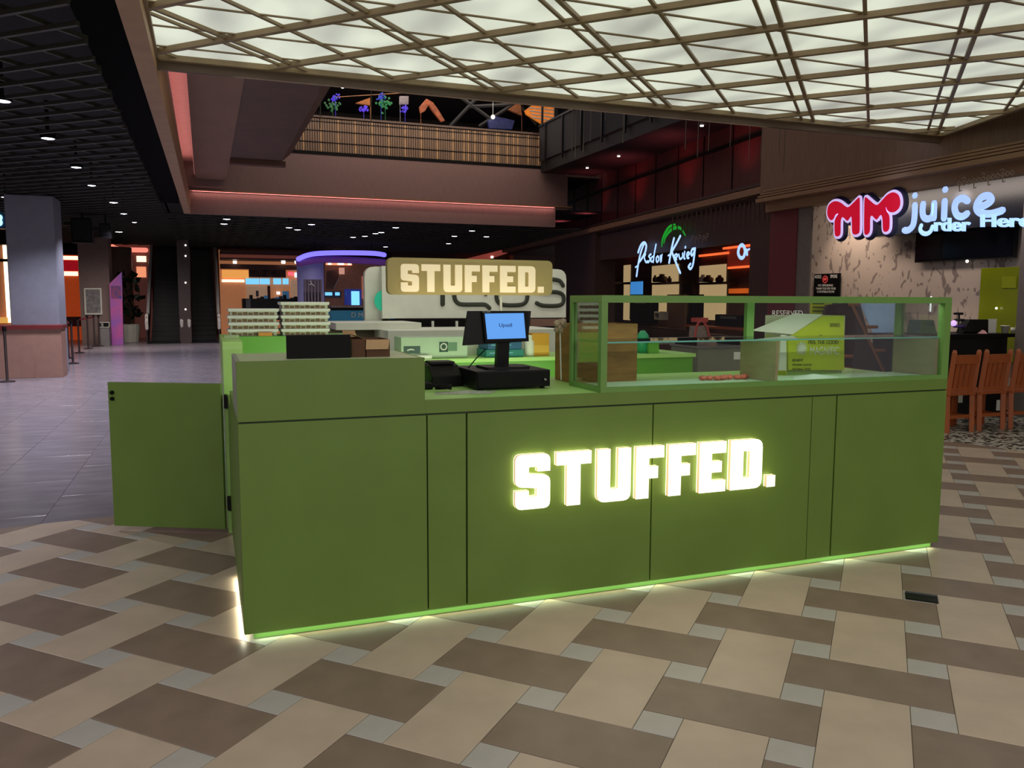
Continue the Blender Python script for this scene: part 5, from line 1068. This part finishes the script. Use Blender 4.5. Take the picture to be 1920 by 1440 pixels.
t = thing('orange_carton', 'tall mustard orange carton on the rear counter right of the till', 'box', (2.4, Yb, ZK)); B('body', mat('mustard carton', (206, 150, 34), .55, .04), t, pz.uv(998, 650)[0], pz.uv(1030, 650)[0], Yb, Yb + .15, ZK + .001, pz.uv(1010, 625)[1], bevel=.003); B('band', mat('mustard band', (222, 170, 60)), t, pz.uv(999, 650)[0], pz.uv(1029, 650)[0], Yb - .002, Yb, ZK + .03, ZK + .09)
t = thing('white_jar', 'pale translucent canister between the till screen and the mustard carton', 'canister', (2.3, 2.62, ZK)); c = P(992, 650, 'Y', 2.65); MB().lathe(c.x, c.y, [(.04, ZK + .001), (.045, ZK + .01), (.045, ZK + .12), (.03, ZK + .14), (.03, ZK + .16)], 14).build('body', WH, t, smooth=True); MB().cyl(c.x, c.y, ZK + .16, ZK + .175, .032, n=14).build('lid', PAPER, t)
openbox('tall tan corrugated cardboard box standing behind the left end of the display case', 1.80, 2.2, .46, .72, ZK + .001, 1.375, '', name='corrugated_box', inner=mat('aged cardboard', (150, 108, 56), .7, .18, 7, stretch=(1, 1, 5)))
t = thing('plastic_bag_roll', 'crumpled clear wrap bundle pushed against the corrugated box', 'wrap', (1.83, .42, 1.2)); mb = MB()
for k in range(12): mb.sphere(P(1042 + random.uniform(0, 20), 610 + random.uniform(-8, 10), 'Y', .43), random.uniform(.012, .022), 8)
mb.build('wrap', mat('grey wrap', (170, 150, 124), .3, .3, 40), t, smooth=True); MB().tube([P(1050, 618, 'Y', .45), P(1052, 712, 'Y', .45)], .004, 5).build('string', PAPER, t)
# trays
TRB = mat('clear tray', (176, 182, 160), .3, .1); TRR = mat('tray rim', (232, 232, 228), .35, .02); CUP = mat('brown food', (112, 86, 56), .6, .25, 30)
def tray(x, y, z, lab, grp, w_=.355, n=8):
    t = thing('food_tray', lab, 'tray', (x, y, z), grp)
    MB().box(.014, w_ - .014, .014, .266, 0, .028).build('tray_body', TRB, t, local=True)
    MB().hexa([(.006, .006, .026), (w_ - .006, .006, .026), (w_ - .006, .274, .026), (.006, .274, .026), (0, 0, .04), (w_, 0, .04), (w_, .28, .04), (0, .28, .04)]).build('rim', TRR, t, .003, local=True)
    MB().box(.002, w_ - .002, .002, .278, .04, .0485).build('lid_edge', TRR, t, .002, local=True)
    for k in range(n):
        q = .03 + k * (w_ - .06) / n; MB().box(q, q + (w_ - .06) / n - .006, .0115, .016, .004, .024 - .004 * (k % 2)).build('food_portion', CUP, t, local=True)
    return t
lv_ = ['bottom', 'second', 'third', 'top']; l5 = ['bottom', 'second', 'middle', 'fourth', 'top']
first = tray(.03, 2.52, ZT + .002, 'white rimmed tray at the bottom of the left four tray stack', 'food trays on the raised rear counter')
for k in range(1, 4): dup(first, (.03 + .006 * (k % 2), 2.52, ZT + .002 + k * .0495), None, 'white rimmed tray, %s in the left four tray stack' % lv_[k])
for k in range(5): dup(first, (.40 + .005 * (k % 2), 2.52, ZT + .002 + k * .0495), None, 'white rimmed tray, %s in the right five tray stack' % l5[k])
q = P(498, 622, 'Y', 2.51); one(MB().box(q.x - .05, q.x + .045, 2.502, 2.515, ZT + .002, ZT + .028), 'orange_label', mat('orange label', (210, 140, 50), .5), 'small orange packet leaning at the foot of the left tray stack', 'packet')
q = P(432, 624, 'Y', 2.3); one(MB().prism([[(.0, 2.25), (.08, 2.22), (.1, 2.3), (.03, 2.36)]], V((0, 0, 0)), V((1, 0, 0)), V((0, 1, 0)), V((0, 0, 1)), ZT + .001, ZT + .02), 'folded_cloth', mat('pale green cloth', (176, 196, 150), .8, .1), 'folded pale cloth on the rounded left end wall', 'cloth')
# lime box with open white lid behind the case
LB = thing('lime_box', 'lime yellow printed board box with open white lid behind the case', 'box', (3.5, .5, 1.04)); Yl = .5; pl_ = PY(Yl)
LMB = mat('lime print', (190, 200, 40), .5, .03)
a, b = pl_.uv(1476, 660)[0], pl_.uv(1583, 660)[0]; zt2 = pl_.uv(1530, 592)[1]
mb = MB(); pl_.prism(mb, [[(1543, 592), (1583, 592), (1583, 694), (1478, 694), (1478, 634), (1486, 627)]], -.006, 0); mb.v = [V((p.x, p.y, max(p.z, ZK + .001))) for p in mb.v]; mb.build('front', LMB, LB); B('side', LMB, LB, a, a + .006, Yl + .006, Yl + .22, ZK + .001, zt2 - .13); B('side', WHITE, LB, b - .006, b, Yl + .006, Yl + .22, ZK + .001, zt2); B('back', WHITE, LB, a, b, Yl + .22, Yl + .226, ZK + .001, zt2)
pts = [(1409, 620), (1486, 627), (1543, 589), (1490, 588)]; v = [P(x, y, 'Y', Yl - .006 + d_) for (x, y), d_ in zip(pts, (0, 0, .0, .0))]
MB().hexa(v + [p_ + V((0, .006, 0)) for p_ in v]).build('open_lid', PAPER, LB)
v = [P(x, y, 'Y', Yl - .008) for x, y in ((1462, 695), (1476, 695), (1476, 628), (1466, 628))]; MB().hexa([V((p_.x, Yl, max(p_.z, ZK + .001))) for p_ in v] + [V((p_.x, Yl + .01, max(p_.z, ZK + .001))) for p_ in v]).build('white_edge', PAPER, LB)
DG = mat('dark olive print', (64, 72, 16), .6, 0)
c = pl_.uv(1503, 653, .002)
for k in range(8):
    q = k * math.pi / 8; mb = MB(); pl_.tube(mb, [(c[0] - .04 * math.cos(q), c[1] - .04 * math.sin(q)), (c[0] + .04 * math.cos(q), c[1] + .04 * math.sin(q))], .004, .003, px=False, seg=5); mb.build('burst_ray', PAPER, LB)
for s_, q in (('SERIES', (1556, 606, 1575, 613)), ('Fe', (1537, 628, 1547, 634)), ('FEEL THE GOOD', (1516, 638, 1572, 645)), ('MAGNIFIC', (1519, 650, 1573, 665)), ('BENEFIT', (1486, 673, 1506, 678)), ('FEELING GOOD', (1486, 682, 1522, 686)), ('NATURAL TASTE', (1486, 690, 1520, 694))): text('lettering', s_, pl_, *q, PAPER if s_ == 'MAGNIFIC' else DG, LB, .001, .002)
# second yellow board and dark stand with wooden ladder behind
py_ = PY(4.9)
t = thing('yellow_menu_board', 'yellow menu board with dark text lines seen above the lime box', 'sign', (5.6, 4.95, 1.2)); part(t, py_, 'board', LMB, 1522, 562, 1560, 592, -.03, 0)
for y in (568, 575, 582): part(t, py_, 'text_line', DG, 1524, y, 1546, y + 2, 0, .004)
B('pole', BLK2, t, py_.uv(1538, 580)[0] - .02, py_.uv(1538, 580)[0] + .02, 4.93, 4.96, 0, py_.uv(1540, 590)[1])
t = thing('a_frame_stand', 'dark leaning stand with a wooden ladder frame behind the case', 'stand', (6.4, 4.6, 0)); p46 = PY(4.6)
q_ = [p46.uv(*c_) for c_ in ((1545, 592), (1552, 572), (1612, 565), (1672, 702), (1540, 702))]; q_ = q_[:3] + [(q_[3][0], 0), (q_[4][0], 0)]
mb = MB(); p46.prism(mb, [q_], -.05, 0, px=False); mb.build('dark_board', mat('dark brown board', (48, 34, 30), .5, .2, 4), t)
for pts in (((1597, 570), (1660, 702)), ((1592, 571), (1612, 571)), ((1625, 613), (1645, 613)), ((1640, 657), (1664, 657)), ((1583, 668), (1598, 668)), ((1580, 690), (1620, 697))):
    mb = MB(); p46.tube(mb, list(pts), .022, .03, seg=4); mb.build('wooden_rail', mat('rail wood', (150, 94, 50), .5), t)
t = thing('frosted_screen', 'pale blue frosted glass screen beside the dark leaning stand', 'screen', (7.2, 5.2, 0)); p52 = PY(5.2)
mb = MB(); p52.prism(mb, [[(1612, 565), (1682, 565), (1682, 690), (1668, 690)]], -.02, 0); mb.build('pane', mat('frosted blue', (150, 172, 190), .4, .15, 3, emit=(130, 160, 190), es=.35), t); B('foot', BLK2, t, 7.15, 7.4, 5.15, 5.3, 0, P(1675, 690, 'Y', 5.2).z)
# bag with red handles and grey crate seen through the case
pb3 = PY(4.4)
t = thing('striped_bag', 'small bag with red arched handles behind the case', 'bag', (4.4, 4.4, 1.0)); mb = MB(); pb3.tube(mb, smoothpts([(1303, 634), (1307, 610), (1316, 602), (1325, 612), (1331, 634)], 4), .014, 0, seg=6); mb.build('handle', mat('bag red', (170, 60, 56), .5), t); part(t, pb3, 'body', mat('bag grey', (128, 112, 104), .6, .2, 30), 1304, 612, 1328, 640, -.15, -.02)
part(t, pb3, 'red_tie', mat('bag red', (170, 60, 56)), 1305, 596, 1328, 604, -.1, 0)
t = thing('grey_table', 'pale grey stone side table behind the green kiosk on the right', 'table', (4.5, 4.5, 0)); a, b = pb3.uv(1170, 640)[0], pb3.uv(1440, 640)[0]; zt3 = pb3.uv(1300, 636)[1]
B('top', mat('grey stone top', (128, 118, 110), .5), t, a, b, 4.2, 4.9, zt3 - .04, zt3); 
for x in (a + .1, b - .15):
    for y in (4.25, 4.8): B('leg', mat('table leg grey', (100, 96, 90)), t, x, x + .05, y, y + .05, 0, zt3 - .04)
pc = PY(3.3)
t = thing('grey_freezer', 'low grey chest appliance with rack and paper label behind the case', 'appliance', (4.2, 3.3, 0)); a, b = pc.uv(1308, 680)[0], pc.uv(1392, 680)[0]; zz = pc.uv(1350, 652)[1]
B('body', mat('grey enamel', (122, 124, 108), .45, .04), t, a, b, 3.3, 3.8, 0, zz); B('rim', STEEL, t, a - .01, b + .01, 3.28, 3.82, zz, zz + .02); part(t, pc, 'label', PAPER, 1376, 660, 1390, 674, 0, .004)
for k in range(4): B('rack_bar', BLK2, t, a, b, 3.35 + k * .12, 3.37 + k * .12, zz + .07, zz + .085)
for x in (a, b - .02): B('rack_post', BLK2, t, x, x + .02, 3.35, 3.73, zz + .02, zz + .085)
t = thing('green_cup', 'green rounded tub behind the corrugated box', 'tub', (2.6, 2.7, ZK)); c = P(1205, 640, 'Y', 2.7); MB().lathe(c.x, c.y, [(.05, ZK + .001), (.06, ZK + .1), (.05, ZK + .16), (.02, ZK + .2)], 14).build('body', mat('cup green', (40, 160, 110), .4), t, smooth=True); B('tray', WH, t, c.x - .02, c.x + .2, 2.6, 2.8, ZK + .1, ZK + .115); B('block', BG, t, c.x + .02, c.x + .12, 2.62, 2.78, ZK + .001, ZK + .1)
